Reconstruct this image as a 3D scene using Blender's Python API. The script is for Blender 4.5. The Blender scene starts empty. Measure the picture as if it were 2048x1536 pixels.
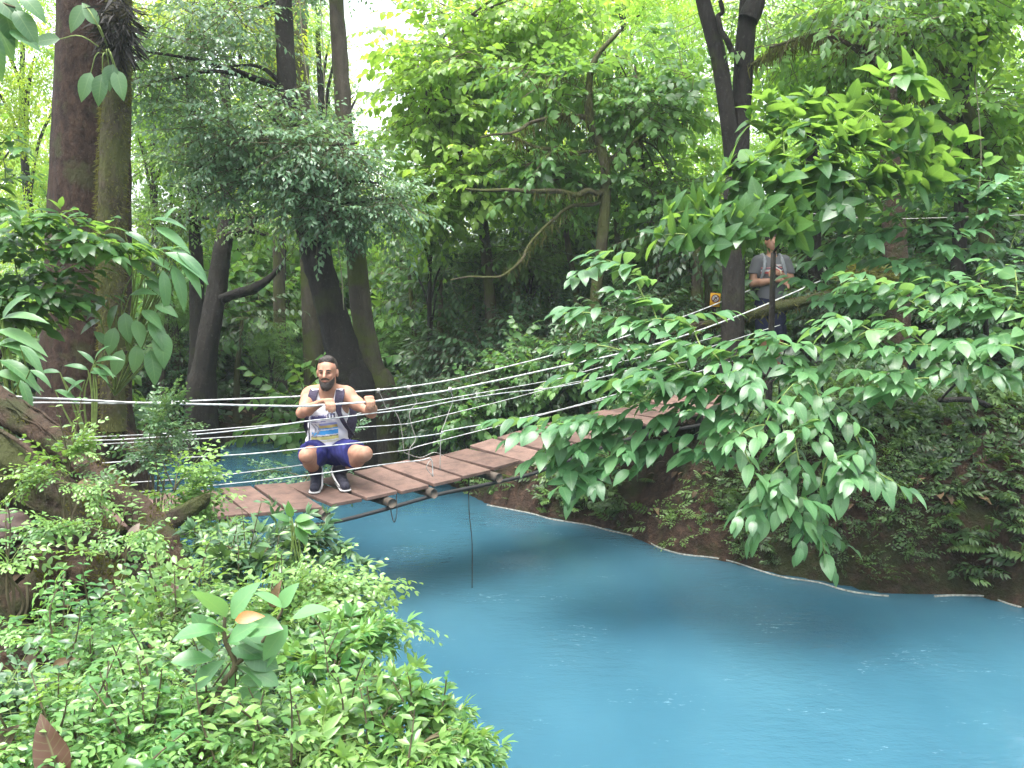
import bpy, math, random
import numpy as np
from mathutils import Vector

SC = bpy.context.scene
COL = SC.collection
rng = np.random.default_rng(11)
random.seed(5)

# ------------------------------------------------------------------ camera
F_PX, CAM_Z, HORIZON = 1700.0, 2.2, 600.0
PITCH = math.atan((768 - HORIZON) / F_PX)
_F = np.array([0, math.cos(PITCH), -math.sin(PITCH)])
_U = np.array([0, math.sin(PITCH), math.cos(PITCH)])
_R = np.array([1.0, 0, 0])
CAM = np.array([0, 0, CAM_Z])

def ray(x, y):
    return _F + (x - 1024) / F_PX * _R + (768 - y) / F_PX * _U
def P(x, y, Y):
    """a point of the place at depth Y seen in this direction"""
    r = ray(x, y); return CAM + r * (Y / r[1])
def W(x, y, z=0.0):
    r = ray(x, y); return CAM + r * ((z - CAM_Z) / r[2])
def PL(x, y, o, n):
    r = ray(x, y); return CAM + r * (np.dot(np.asarray(o) - CAM, n) / np.dot(r, n))
def m_per_px(Y): return Y / F_PX

cam = bpy.data.objects.new('camera', bpy.data.cameras.new('camera'))
cam.data.sensor_width = 36; cam.data.lens = F_PX / 2048 * 36
cam.data.clip_start = 0.05; cam.data.clip_end = 500
cam.location = (0, 0, CAM_Z); cam.rotation_euler = (math.pi / 2 - PITCH, 0, 0)
COL.objects.link(cam); SC.camera = cam

# ------------------------------------------------------------------ light
w = bpy.data.worlds.new('World'); SC.world = w; w.use_nodes = True
nt = w.node_tree; nt.nodes.clear()
SUN_EL, SUN_AZ = math.radians(76), math.radians(215)
sky = nt.nodes.new('ShaderNodeTexSky'); sky.sky_type = 'NISHITA'; sky.sun_disc = False
sky.sun_elevation = SUN_EL; sky.sun_rotation = SUN_AZ
sky.air_density = 1.0; sky.dust_density = 4.0; sky.ozone_density = 1.0
hs = nt.nodes.new('ShaderNodeHueSaturation'); hs.inputs['Saturation'].default_value = 0.35
bg = nt.nodes.new('ShaderNodeBackground'); bg.inputs['Strength'].default_value = 0.15
wo = nt.nodes.new('ShaderNodeOutputWorld')
nt.links.new(sky.outputs[0], hs.inputs['Color']); nt.links.new(hs.outputs[0], bg.inputs[0]); nt.links.new(bg.outputs[0], wo.inputs[0])
sl = bpy.data.lights.new('sun', 'SUN'); sl.energy = 1.1; sl.angle = math.radians(34); sl.color = (1, 0.97, 0.92)
so = bpy.data.objects.new('sun', sl); COL.objects.link(so)
sd = Vector((math.sin(SUN_AZ) * math.cos(SUN_EL), math.cos(SUN_AZ) * math.cos(SUN_EL), math.sin(SUN_EL)))
so.rotation_euler = sd.to_track_quat('Z', 'Y').to_euler()
SC.view_settings.view_transform = 'Standard'; SC.view_settings.look = 'None'
SC.view_settings.gamma = 1; SC.view_settings.exposure = 2.5
SC.render.engine = 'CYCLES'
cy = SC.cycles
cy.max_bounces = 7; cy.diffuse_bounces = 4; cy.glossy_bounces = 3; cy.transmission_bounces = 5; cy.transparent_max_bounces = 4
cy.caustics_reflective = False; cy.caustics_refractive = False

# ------------------------------------------------------------------ damp air of the forest
def haze_box():
    me = bpy.data.meshes.new('haze'); x0, x1, y0, y1, z0, z1 = -62, 62, -13, 92, -2.5, 16
    v = [(x, y, z) for x in (x0, x1) for y in (y0, y1) for z in (z0, z1)]
    me.from_pydata(v, [], [(0, 1, 3, 2), (4, 6, 7, 5), (0, 4, 5, 1), (2, 3, 7, 6), (0, 2, 6, 4), (1, 5, 7, 3)]); me.update()
    mt = bpy.data.materials.new('haze'); mt.use_nodes = True; t = mt.node_tree; t.nodes.clear()
    o = t.nodes.new('ShaderNodeOutputMaterial'); p = t.nodes.new('ShaderNodeVolumePrincipled'); p.inputs['Color'].default_value = (.86, .95, .97, 1); p.inputs['Density'].default_value = HAZE
    t.links.new(p.outputs[0], o.inputs['Volume']); me.materials.append(mt); ob = bpy.data.objects.new('haze', me); COL.objects.link(ob); ob['kind'] = 'stuff'
HAZE = .0011
haze_box()
cy.volume_bounces = 1

# ------------------------------------------------------------------ materials
MATS = {}
class NT:
    def __init__(s, name):
        s.m = bpy.data.materials.new(name); s.m.use_nodes = True; s.t = s.m.node_tree
        s.b = s.t.nodes['Principled BSDF']; s.out = s.t.nodes['Material Output']; MATS[name] = s.m
    def n(s, typ, **kw):
        x = s.t.nodes.new(typ)
        for k, v in kw.items():
            if k.startswith('_'): setattr(x, k[1:], v)
            else: x.inputs[k.replace('__', ' ')].default_value = v
        return x
    def l(s, a, b): s.t.links.new(a, b)
    def ramp(s, fac, stops, interp='LINEAR'):
        r = s.t.nodes.new('ShaderNodeValToRGB'); r.color_ramp.interpolation = interp
        e = r.color_ramp.elements
        while len(e) < len(stops): e.new(0.5)
        for i, (p, c) in enumerate(stops):
            e[i].position = p; e[i].color = (*c, 1)
        s.l(fac, r.inputs[0]); return r.outputs[0]
    def noise(s, scale, detail=4, rough=.55, coord='Object', stretch=None):
        tc = s.n('ShaderNodeTexCoord'); o = tc.outputs[coord]
        if stretch:
            mp = s.n('ShaderNodeMapping'); mp.inputs['Scale'].default_value = stretch; s.l(o, mp.inputs[0]); o = mp.outputs[0]
        x = s.n('ShaderNodeTexNoise', Scale=scale, Detail=detail, Roughness=rough); s.l(o, x.inputs['Vector']); return x.outputs[0]
    def bump(s, h, strength, dist=.02, prev=None):
        b = s.n('ShaderNodeBump', Strength=strength, Distance=dist); s.l(h, b.inputs['Height'])
        if prev is not None: s.l(prev, b.inputs['Normal'])
        s.l(b.outputs[0], s.b.inputs['Normal']); return b.outputs[0]

def plain(name, col, rough=.6, spec=.4, var=.25, scale=30, bump=.15):
    s = NT(name); s.b.inputs['Roughness'].default_value = rough; s.b.inputs['Specular IOR Level'].default_value = spec
    f = s.noise(scale)
    c = np.array(col)
    s.l(s.ramp(f, [(.3, tuple(c * (1 - var))), (.7, tuple(np.minimum(c * (1 + var), 1)))]), s.b.inputs['Base Color'])
    if bump: s.bump(f, bump, .01)
    return s.m

def leafmat(name, dark, mid, light, trans=.35, rough=.38, tcol=None, vein=0.0, spec=.5):
    s = NT(name)
    at = s.n('ShaderNodeAttribute', _attribute_name='tint')
    oi = s.n('ShaderNodeObjectInfo')
    c = s.ramp(at.outputs['Fac'], [(0, dark), (.5, mid), (1, light)])
    h = s.n('ShaderNodeHueSaturation')
    mr = s.n('ShaderNodeMapRange'); mr.inputs['To Min'].default_value = .485; mr.inputs['To Max'].default_value = .515
    s.l(oi.outputs['Random'], mr.inputs[0]); s.l(mr.outputs[0], h.inputs['Hue']); s.l(c, h.inputs['Color'])
    c = h.outputs[0]
    if vein:
        lu = s.n('ShaderNodeAttribute', _attribute_name='leafuv')
        sx = s.n('ShaderNodeSeparateXYZ'); s.l(lu.outputs['Vector'], sx.inputs[0])
        ab = s.n('ShaderNodeMath', _operation='ABSOLUTE'); s.l(sx.outputs[0], ab.inputs[0])
        mid_ = s.ramp(ab.outputs[0], [(0, (1, 1, 1)), (.09, (0, 0, 0))])
        k = s.n('ShaderNodeMath', _operation='MULTIPLY'); k.inputs[1].default_value = -.16; s.l(ab.outputs[0], k.inputs[0])
        a2 = s.n('ShaderNodeMath', _operation='ADD'); s.l(sx.outputs[1], a2.inputs[0]); s.l(k.outputs[0], a2.inputs[1])
        m2 = s.n('ShaderNodeMath', _operation='MULTIPLY'); m2.inputs[1].default_value = 9; s.l(a2.outputs[0], m2.inputs[0])
        fr = s.n('ShaderNodeMath', _operation='FRACT'); s.l(m2.outputs[0], fr.inputs[0])
        side = s.ramp(fr.outputs[0], [(0, (.55,) * 3), (.12, (0, 0, 0)), (.9, (0, 0, 0)), (1, (.55,) * 3)])
        mx = s.n('ShaderNodeMath', _operation='MAXIMUM'); s.l(mid_, mx.inputs[0]); s.l(side, mx.inputs[1])
        mk = s.n('ShaderNodeMath', _operation='MULTIPLY'); mk.inputs[1].default_value = vein; s.l(mx.outputs[0], mk.inputs[0])
        mixc = s.n('ShaderNodeMix', _data_type='RGBA'); s.l(mk.outputs[0], mixc.inputs['Factor']); s.l(c, mixc.inputs[6]); mixc.inputs[7].default_value = (.22, .34, .13, 1)
        c = mixc.outputs[2]
        s.bump(mx.outputs[0], -.35, .004)
    s.l(c, s.b.inputs['Base Color']); s.b.inputs['Roughness'].default_value = rough
    s.b.inputs['Specular IOR Level'].default_value = spec
    tr = s.n('ShaderNodeBsdfTranslucent')
    if tcol is None: tcol = (light[0] * 2.2, light[1] * 2.0, light[2] * .9)
    tm = s.n('ShaderNodeMix', _data_type='RGBA'); tm.inputs['Factor'].default_value = .65
    s.l(c, tm.inputs[6]); tm.inputs[7].default_value = (*[min(v, .9) for v in tcol], 1); s.l(tm.outputs[2], tr.inputs['Color'])
    mx = s.n('ShaderNodeMixShader'); mx.inputs[0].default_value = trans
    s.l(s.b.outputs[0], mx.inputs[1]); s.l(tr.outputs[0], mx.inputs[2]); s.l(mx.outputs[0], s.out.inputs['Surface'])
    return s.m

M_BLUE = leafmat('leaf_bluegreen', (.03, .08, .042), (.068, .15, .08), (.13, .235, .125), .34, .33)
M_MID = leafmat('leaf_mid', (.03, .08, .022), (.068, .16, .042), (.14, .27, .07), .42, .38)
M_BRIGHT = leafmat('leaf_bright', (.065, .14, .028), (.125, .25, .05), (.22, .38, .08), .55, .38)
M_YEL = leafmat('leaf_yellowgreen', (.09, .15, .02), (.16, .26, .03), (.28, .38, .06), .55, .42)
M_DARK = leafmat('leaf_dark', (.018, .048, .020), (.038, .09, .036), (.07, .145, .058), .28, .36)
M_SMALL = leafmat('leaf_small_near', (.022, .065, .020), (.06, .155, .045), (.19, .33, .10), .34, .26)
M_BROAD = leafmat('leaf_broad_near', (.025, .08, .032), (.065, .165, .066), (.16, .31, .13), .34, .36, vein=.5, spec=.5)
M_YOUNG = leafmat('leaf_broad_young', (.03, .09, .032), (.06, .155, .042), (.16, .31, .075), .38, .34, vein=.4, spec=.5)
M_MOSS = leafmat('moss_strands', (.035, .038, .012), (.07, .075, .022), (.13, .135, .045), .3, .85, spec=.1)
M_FERN = leafmat('fern_leaf', (.014, .035, .012), (.035, .08, .022), (.09, .17, .04), .3, .5)
M_DRY = leafmat('dry_leaf', (.05, .026, .014), (.12, .065, .035), (.22, .14, .08), .2, .55, tcol=(.3, .18, .08), vein=.3)
M_ORANGE = leafmat('orange_leaf', (.20, .055, .006), (.27, .085, .008), (.36, .14, .015), .15, .4, tcol=(.4, .15, .02), vein=.12)

def barkmat(name, c1, c2, moss=.0, mosscol=(.07, .085, .02), scale=9, st=(1, 1, .35)):
    s = NT(name); s.b.inputs['Roughness'].default_value = .85; s.b.inputs['Specular IOR Level'].default_value = .25
    a = s.noise(scale, 8, .65, stretch=st); b = s.noise(scale * .25, 3)
    col = s.ramp(a, [(.3, c1), (.7, c2)])
    blot = s.ramp(s.noise(scale * 3.3, 4, .6), [(.60, (0, 0, 0)), (.74, (.22,) * 3)])
    mixl = s.n('ShaderNodeMix', _data_type='RGBA'); s.l(blot, mixl.inputs['Factor']); s.l(col, mixl.inputs[6]); mixl.inputs[7].default_value = (.2, .19, .16, 1)
    col = mixl.outputs[2]
    if moss:
        mf = s.ramp(b, [(.62 - moss * .4, (0, 0, 0)), (.72 - moss * .3, (1, 1, 1))])
        mix = s.n('ShaderNodeMix', _data_type='RGBA'); s.l(mf, mix.inputs['Factor']); s.l(col, mix.inputs[6]); mix.inputs[7].default_value = (*mosscol, 1)
        col = mix.outputs[2]
    s.l(col, s.b.inputs['Base Color']); vo = s.noise(scale * 5, 5, .7, stretch=(1, 1, .3)); nb = s.bump(a, 1, .07); s.bump(vo, .8, .02, nb)
    return s.m
BK_RED = barkmat('bark_red_brown', (.012, .007, .005), (.072, .043, .029), .22, (.05, .05, .02), scale=18, st=(1, 1, .5))
BK_MOSS = barkmat('bark_mossy', (.035, .03, .018), (.095, .08, .048), .6, (.075, .082, .026), 16)
BK_DARK = barkmat('bark_dark', (.010, .0085, .007), (.03, .026, .021), .12, (.03, .035, .012))
BK_MID = barkmat('bark_mid', (.04, .032, .024), (.10, .085, .062), .35)
BK_ROOT = barkmat('bark_root', (.03, .02, .013), (.10, .066, .042), .3, (.045, .05, .018), 20, (1.3, .7, 1.1))
BK_LOGM = barkmat('bark_mossy_log', (.02, .016, .011), (.07, .052, .034), .55, (.05, .058, .016), 20, (1, .7, 1))
M_TWIG = plain('twig', (.10, .085, .05), .8, .2)
M_TWIGG = plain('twig_green', (.16, .22, .06), .6, .3)
M_WIRE = plain('vine', (.17, .17, .10), .8, .2)

# ------------------------------------------------------------------ object helpers
def tag(o, label=None, cat=None, group=None, kind=None):
    if label: o['label'] = label
    if cat: o['category'] = cat
    if group: o['group'] = group
    if kind: o['kind'] = kind
    return o
def empty(name, loc, label, cat, group=None):
    o = bpy.data.objects.new(name, None); o.location = tuple(loc); COL.objects.link(o); o.empty_display_size = .1
    return tag(o, label, cat, group)
def link(name, me, parent=None, loc=None):
    o = bpy.data.objects.new(name, me); COL.objects.link(o)
    if parent is not None: o.parent = parent
    if loc is not None: o.location = tuple(loc)
    return o

class MB:
    """collects quads / polygons; builds ONE mesh"""
    def __init__(s): s.V = []; s.Q = []; s.T = []; s.L = []; s.MI = []; s.n = 0; s.C = []
    def addq(s, V, Q, tint=.5, luv=None, mi=0):
        V = np.asarray(V, float).reshape(-1, 3); Q = np.asarray(Q, int).reshape(-1, 4)
        s.V.append(V); s.Q.append(Q + s.n); s.n += len(V)
        s.T.append(np.broadcast_to(np.asarray(tint, float), (len(V),)).copy())
        s.L.append(np.zeros((len(V), 3)) if luv is None else luv); s.MI.append(np.full(len(Q), mi))
    def leaves(s, tm, Pp, D, N, S, tint, mi=0):
        Pp = np.asarray(Pp, float); M = len(Pp)
        if M == 0: return
        D = D / (np.linalg.norm(D, axis=1, keepdims=True) + 1e-9)
        R = np.cross(D, N); R /= (np.linalg.norm(R, axis=1, keepdims=True) + 1e-9); N = np.cross(R, D)
        t, q, luv = tm; k = len(t)
        S = np.broadcast_to(S, (M,))
        V = Pp[:, None] + S[:, None, None] * (t[None, :, :1] * R[:, None] + t[None, :, 1:2] * D[:, None] + t[None, :, 2:3] * N[:, None])
        Q = q[None] + (np.arange(M) * k)[:, None, None]
        s.addq(V.reshape(-1, 3), Q.reshape(-1, 4), np.repeat(np.broadcast_to(tint, (M,)), k), np.tile(luv, (M, 1)), mi)
    def tubes(s, PL_, Rr, sides=5, mi=0, tint=.5):
        """M polylines (M,k,3), radii (M,k)"""
        PL_ = np.asarray(PL_, float); Rr = np.asarray(Rr, float); M, k, _ = PL_.shape
        T = np.gradient(PL_, axis=1); T /= (np.linalg.norm(T, axis=2, keepdims=True) + 1e-9)
        ref = np.where(np.abs(T[:, :1, 2:3]) > .9, np.array([1., 0, 0]), np.array([0, 0, 1.])) * np.ones((1, k, 1))
        A = np.cross(T, ref); A /= (np.linalg.norm(A, axis=2, keepdims=True) + 1e-9); B = np.cross(T, A)
        an = np.arange(sides) / sides * 2 * math.pi
        V = PL_[:, :, None] + Rr[:, :, None, None] * (np.cos(an)[None, None, :, None] * A[:, :, None] + np.sin(an)[None, None, :, None] * B[:, :, None])
        idx = np.arange(M * k * sides).reshape(M, k, sides); nx = np.roll(idx, -1, axis=2)
        Q = np.stack([idx[:, :-1], nx[:, :-1], nx[:, 1:], idx[:, 1:]], -1)
        s.addq(V.reshape(-1, 3), Q.reshape(-1, 4), tint, None, mi)
    def tube(s, pts, radii, sides=10, mi=0, wob=0.0, sub=4, caps=True, flare=None):
        pts = smooth_path(pts, sub); radii = resample(radii, len(pts))
        T = np.gradient(pts, axis=0); T /= np.linalg.norm(T, axis=1, keepdims=True) + 1e-9
        A = np.zeros_like(T); a = np.cross(T[0], [0.3, .9, .1]); a /= np.linalg.norm(a)
        for i in range(len(T)):
            a = a - T[i] * np.dot(a, T[i]); a /= np.linalg.norm(a) + 1e-9; A[i] = a
        B = np.cross(T, A); an = np.arange(sides) / sides * 2 * math.pi
        rr = radii[:, None] * np.ones((1, sides))
        if wob:
            ph = rng.uniform(0, 6.3, 6); tt = np.linspace(0, 1, len(pts))[:, None] * (len(pts) / sub)
            rr = rr * (1 + wob * (np.sin(2 * an[None] + ph[0] + tt * .7) * .5 + np.sin(3 * an[None] + ph[1] - tt * 1.1) * .4 + np.sin(5 * an + ph[2] + 1.9 * tt) * .3 + rng.normal(0, .25, rr.shape)))
        V = pts[:, None] + rr[:, :, None] * (np.cos(an)[None, :, None] * A[:, None] + np.sin(an)[None, :, None] * B[:, None])
        k = len(pts); idx = np.arange(k * sides).reshape(k, sides); nx = np.roll(idx, -1, axis=1)
        Q = np.stack([idx[:-1], nx[:-1], nx[1:], idx[1:]], -1).reshape(-1, 4)
        V = V.reshape(-1, 3)
        if caps and sides % 2 == 0:
            cq = []
            for base in (0, (k - 1) * sides):
                for j in range(sides // 2 - 1):
                    cq.append([base + j, base + j + 1, base + sides - 2 - j, base + sides - 1 - j])
            Q = np.vstack([Q, np.array(cq)])
        s.addq(V, Q, .5, None, mi)
    def box(s, c, ax, mi=0, tint=.5):
        """c centre, ax 3 half-axis vectors"""
        c = np.asarray(c, float); ax = np.asarray(ax, float)
        sg = np.array([[x, y, z] for x in (-1, 1) for y in (-1, 1) for z in (-1, 1)], float)
        s.addq(c + sg @ ax, [[0, 1, 3, 2], [4, 6, 7, 5], [0, 4, 5, 1], [2, 3, 7, 6], [0, 2, 6, 4], [1, 5, 7, 3]], tint, None, mi)
    def mesh(s, name, mats, origin=(0, 0, 0), smooth=True, attrs=True):
        V = np.vstack(s.V) - np.asarray(origin); Q = np.vstack(s.Q)
        me = bpy.data.meshes.new(name)
        me.vertices.add(len(V)); me.vertices.foreach_set('co', V.astype(np.float32).ravel())
        me.loops.add(Q.size); me.loops.foreach_set('vertex_index', Q.astype(np.int32).ravel())
        me.polygons.add(len(Q)); me.polygons.foreach_set('loop_start', (np.arange(len(Q)) * 4).astype(np.int32))
        me.polygons.foreach_set('material_index', np.concatenate(s.MI).astype(np.int32))
        me.polygons.foreach_set('use_smooth', np.full(len(Q), smooth))
        if attrs:
            a = me.attributes.new('tint', 'FLOAT', 'POINT'); a.data.foreach_set('value', np.concatenate(s.T).astype(np.float32))
            a = me.attributes.new('leafuv', 'FLOAT_VECTOR', 'POINT'); a.data.foreach_set('vector', np.vstack(s.L).astype(np.float32).ravel())
        me.update(calc_edges=True)
        for m in mats: me.materials.append(m)
        return me
    def build(s, name, mats, parent=None, loc=None, smooth=True):
        """vertices are given in world coordinates; loc = the object's own origin in the world"""
        if loc is not None: org = np.asarray(loc, float)
        else:
            org = np.zeros(3); q_ = parent
            while q_ is not None: org = org + np.array(q_.location); q_ = q_.parent
        o = link(name, s.mesh(name, mats if isinstance(mats, (list, tuple)) else [mats], org, smooth), parent)
        if parent is None: o.location = tuple(org)
        elif loc is not None:
            off = np.array(org); q = parent
            while q is not None: off = off - np.array(q.location); q = q.parent
            o.location = tuple(off)
        return o

def smooth_path(pts, sub):
    pts = np.asarray(pts, float)
    if len(pts) < 3 or sub <= 1: 
        t = np.linspace(0, len(pts) - 1, (len(pts) - 1) * max(sub, 1) + 1)
        return np.stack([np.interp(t, np.arange(len(pts)), pts[:, i]) for i in range(3)], 1)
    p = np.vstack([2 * pts[0] - pts[1], pts, 2 * pts[-1] - pts[-2]]); out = []
    for i in range(1, len(p) - 2):
        for j in range(sub):
            t = j / sub
            out.append(.5 * (2 * p[i] + (p[i + 1] - p[i - 1]) * t + (2 * p[i - 1] - 5 * p[i] + 4 * p[i + 1] - p[i + 2]) * t * t + (3 * p[i] - p[i - 1] - 3 * p[i + 1] + p[i + 2]) * t ** 3))
    out.append(p[-2]); return np.array(out)
def resample(r, n):
    r = np.atleast_1d(np.asarray(r, float)); return np.interp(np.linspace(0, 1, n), np.linspace(0, 1, len(r)), r) if len(r) > 1 else np.full(n, r[0])

# ------------------------------------------------------------------ leaf shapes and sprays
def leaf(n, width, fold=.25, bend=.5, kind='ovate', wave=0.0):
    v = np.linspace(0, 1, n + 1)
    if kind == 'lance': wd = np.sin(math.pi * v ** .75) ** .9
    elif kind == 'obovate': wd = np.sin(math.pi * v ** 1.25) ** .8
    elif kind == 'round': wd = np.sqrt(np.clip(1 - (2 * v - 1) ** 2, 0, 1)) * (1 - .25 * v)
    else: wd = np.sin(math.pi * v ** .82) ** .85 * (1.05 - .25 * v)
    wd = np.maximum(wd, .02) * width
    th = bend * v; dy = np.cos(th) / n; dz = -np.sin(th) / n
    y = np.concatenate([[0], np.cumsum((dy[1:] + dy[:-1]) / 2)]); z = np.concatenate([[0], np.cumsum((dz[1:] + dz[:-1]) / 2)])
    V = []; L = []
    for i in range(n + 1):
        for c in (-1, 0, 1):
            V.append((c * wd[i], y[i], z[i] + fold * abs(c) * wd[i] + wave * wd[i] * math.sin(v[i] * 9 + c)))
            L.append((c, v[i], 0))
    Q = [[3 * i + a, 3 * i + a + 1, 3 * i + a + 4, 3 * i + a + 3] for i in range(n) for a in (0, 1)]
    return np.array(V), np.array(Q), np.array(L, float)
def leaf_far(width):
    V = np.array([(0, 0, 0), (-width, .45, .08), (0, .5, -.03), (width, .45, .08), (0, 1, -.15)], float)
    return V, np.array([[0, 2, 4, 1], [0, 3, 4, 2]]), np.array([(0, 0, 0), (-1, .5, 0), (0, .5, 0), (1, .5, 0), (0, 1, 0)], float)
LF_FAR = leaf_far(.27)
LF_FARW = leaf_far(.36)
LF_MID = leaf(2, .25, .25, .7)
LF_MIDW = leaf(3, .33, .2, .7)
LF_SM = leaf(3, .25, .3, .5, 'obovate')
LF_SMN = leaf(3, .17, .3, .5, 'lance')
LF_BIG = leaf(7, .26, .17, .5, 'ovate', .05)
LF_BIGW = leaf(7, .255, .16, .75, 'ovate', .05)
LF_OB = leaf(6, .26, .25, .6, 'obovate', .05)
LF_LANCE = leaf(6, .13, .3, .9, 'lance')

def spray(n, length, lf, ang=60, droop=.2, pairs=False, jit=.2, whorl=0):
    t = np.linspace(.12, 1, n); side = np.where(np.arange(n) % 2 == 0, 1., -1.)
    if pairs: t = np.repeat(np.linspace(.15, 1, (n + 1) // 2), 2)[:n]
    a = math.radians(ang) * (1 - .45 * t)
    pos = np.stack([0 * t, t * length, -.18 * length * t ** 2], 1)
    d = np.stack([side * np.sin(a), np.cos(a), -droop - .25 * t], 1) + rng.normal(0, jit, (n, 3))
    d[-1] = (0, 1, -droop - .2)
    if whorl:
        m = min(whorl, n); ph = np.arange(m) / m * 6.283 + rng.uniform(0, 6)
        pos[-m:] = (0, length, -.18 * length)
        d[-m:] = np.stack([np.cos(ph) * .8, .75 + 0 * ph, np.sin(ph) * .8], 1)
    nr = np.array([0, 0, 1.]) + rng.normal(0, jit, (n, 3))
    sz = lf * (.65 + .45 * np.sin(math.pi * np.clip(t, .05, .95))) * rng.uniform(.8, 1.15, n)
    tw = np.stack([np.zeros(4), np.linspace(-.12, 1, 4) * length, -.18 * length * np.linspace(0, 1, 4) ** 2], 1)
    return pos, d, nr, sz, tw, np.linspace(0, .25, n)

def scatter(mb, sprays, tm, Pp, D, S, tint, up=None, twig_r=.004, mi_leaf=0, mi_twig=1, upj=.25):
    M = len(Pp)
    if M == 0: return
    S = np.broadcast_to(S, (M,)); tint = np.broadcast_to(tint, (M,))
    D = D / (np.linalg.norm(D, axis=1, keepdims=True) + 1e-9)
    if up is None: up = np.array([0, 0, 1.]) + rng.normal(0, upj, (M, 3))
    R = np.cross(D, up); R /= (np.linalg.norm(R, axis=1, keepdims=True) + 1e-9); N = np.cross(R, D)
    which = rng.integers(0, len(sprays), M)
    for v, (pos, d, nr, sz, tw, tv) in enumerate(sprays):
        I = np.where(which == v)[0]
        if len(I) == 0: continue
        m3 = np.stack([R[I], D[I], N[I]], 1)          # (m,3,3) rows are axes
        LP = Pp[I][:, None] + S[I][:, None, None] * np.einsum('lk,mkj->mlj', pos, m3)
        LD = np.einsum('lk,mkj->mlj', d, m3); LN = np.einsum('lk,mkj->mlj', nr, m3)
        LS = S[I][:, None] * sz[None]
        tt = np.clip(tint[I][:, None] + tv[None] + rng.normal(0, .1, LS.shape), 0, 1)
        mb.leaves(tm, LP.reshape(-1, 3), LD.reshape(-1, 3), LN.reshape(-1, 3), LS.ravel(), tt.ravel(), mi_leaf)
        if twig_r:
            TW = Pp[I][:, None] + S[I][:, None, None] * np.einsum('lk,mkj->mlj', tw, m3)
            mb.tubes(TW, np.broadcast_to(np.linspace(1, .4, 4) * twig_r, (len(I), 4)), 3, mi_twig)

def spray2(subs, length, lf, n, dr=.15):
    A = []
    for k_ in range(subs + 1):
        last = k_ == subs; t = (k_ + .5) / (subs + .5); an = 0 if last else math.radians(rng.uniform(35, 65)) * (1 if k_ % 2 else -1)
        sp = spray(n, length * (.55 if last else .5), lf, 58, dr, False, .22); ca, sa = math.cos(an), math.sin(an); rot = np.array([[ca, -sa, 0], [sa, ca, 0], [0, 0, 1]])
        A.append((sp[0] @ rot.T + [0, t * length * .6, -.12 * length * t + rng.normal(0, .02)], sp[1] @ rot.T, sp[2], sp[3], sp[5] + .1 * last))
    tw = np.stack([np.zeros(4), np.linspace(-.1, .9, 4) * length, -.15 * length * np.linspace(0, 1, 4)], 1)
    return tuple(np.concatenate([a[i] for a in A]) for i in range(4)) + (tw, np.concatenate([a[4] for a in A]))
SP_TREE = [spray2(3, .5, .078, 7) for _ in range(7)]
SP_FAR = [spray2(3, .6, .115, 5, .2) for _ in range(6)]
SP_BROAD = [spray2(2, .6, .128, 7, .2) for _ in range(7)]
def compound(subs, length, lf, n):
    A = []
    for k_ in range(subs + 1):
        t = (k_ + .6) / (subs + .6); last = k_ == subs
        an = 0 if last else math.radians(rng.uniform(38, 62)) * (1 if k_ % 2 else -1)
        sp = spray(n, length * (.62 if last else .5), lf, 58, .02, True, .22); ca, sa = math.cos(an), math.sin(an); rot = np.array([[ca, -sa, 0], [sa, ca, 0], [0, 0, 1]])
        A.append((sp[0] @ rot.T + [0, t * length * .6, rng.normal(0, .012)], sp[1] @ rot.T, sp[2], sp[3], sp[5] + .15 * last))
    tw = np.stack([np.zeros(4), np.linspace(-.1, 1, 4) * length, np.zeros(4)], 1)
    return tuple(np.concatenate([a[i] for a in A]) for i in range(4)) + (tw, np.concatenate([a[4] for a in A]))
SP_BOX = [compound(int(rng.integers(3, 6)), .17, .029, 8) for _ in range(10)]
SP_WHORL = [spray(12, .16, .075, 50, .0, False, .2, whorl=7) for _ in range(8)]
SP_DARK = [spray(9, .5, .16, 60, .35) for _ in range(6)]

def ellipsoid_pts(c, r, n, power=2.4, flat=.7):
    u = rng.normal(0, 1, (n, 3)); u /= np.linalg.norm(u, axis=1, keepdims=True)
    rad = rng.uniform(0, 1, n) ** (1 / power)
    pts = np.asarray(c) + u * rad[:, None] * np.asarray(r)
    hd = u * .8 + np.stack([*(rng.normal(0, .6, (2, n))), rng.normal(-.15, .25, n)], 1); hd[:, 2] *= flat
    return pts, hd

def px_clump(x, y, Y, rx, ry, ry_m):
    k = m_per_px(Y); return P(x, y, Y), np.array([rx * k, ry_m, ry * k])

def crown(mb, clumps, sprays, tm, tint=(.2, .75), scale=1.0, sub=9, twig=.006):
    """each clump breaks into sub-clumps so that the outline is ragged and gaps stay open"""
    for (c, r, n) in clumps:
        cs, _ = ellipsoid_pts(c, r * .85, sub, 1.8)
        for q in cs:
            t0 = rng.uniform(*tint)
            pts, hd = ellipsoid_pts(q, r * rng.uniform(.28, .52) * np.array([1, 1, .75]), max(3, int(n / sub * rng.uniform(.6, 1.4))))
            scatter(mb, sprays, tm, pts, hd, scale * rng.uniform(.8, 1.2, len(pts)), np.clip(t0 + rng.normal(0, .12, len(pts)), 0, 1), twig_r=twig)

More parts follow.
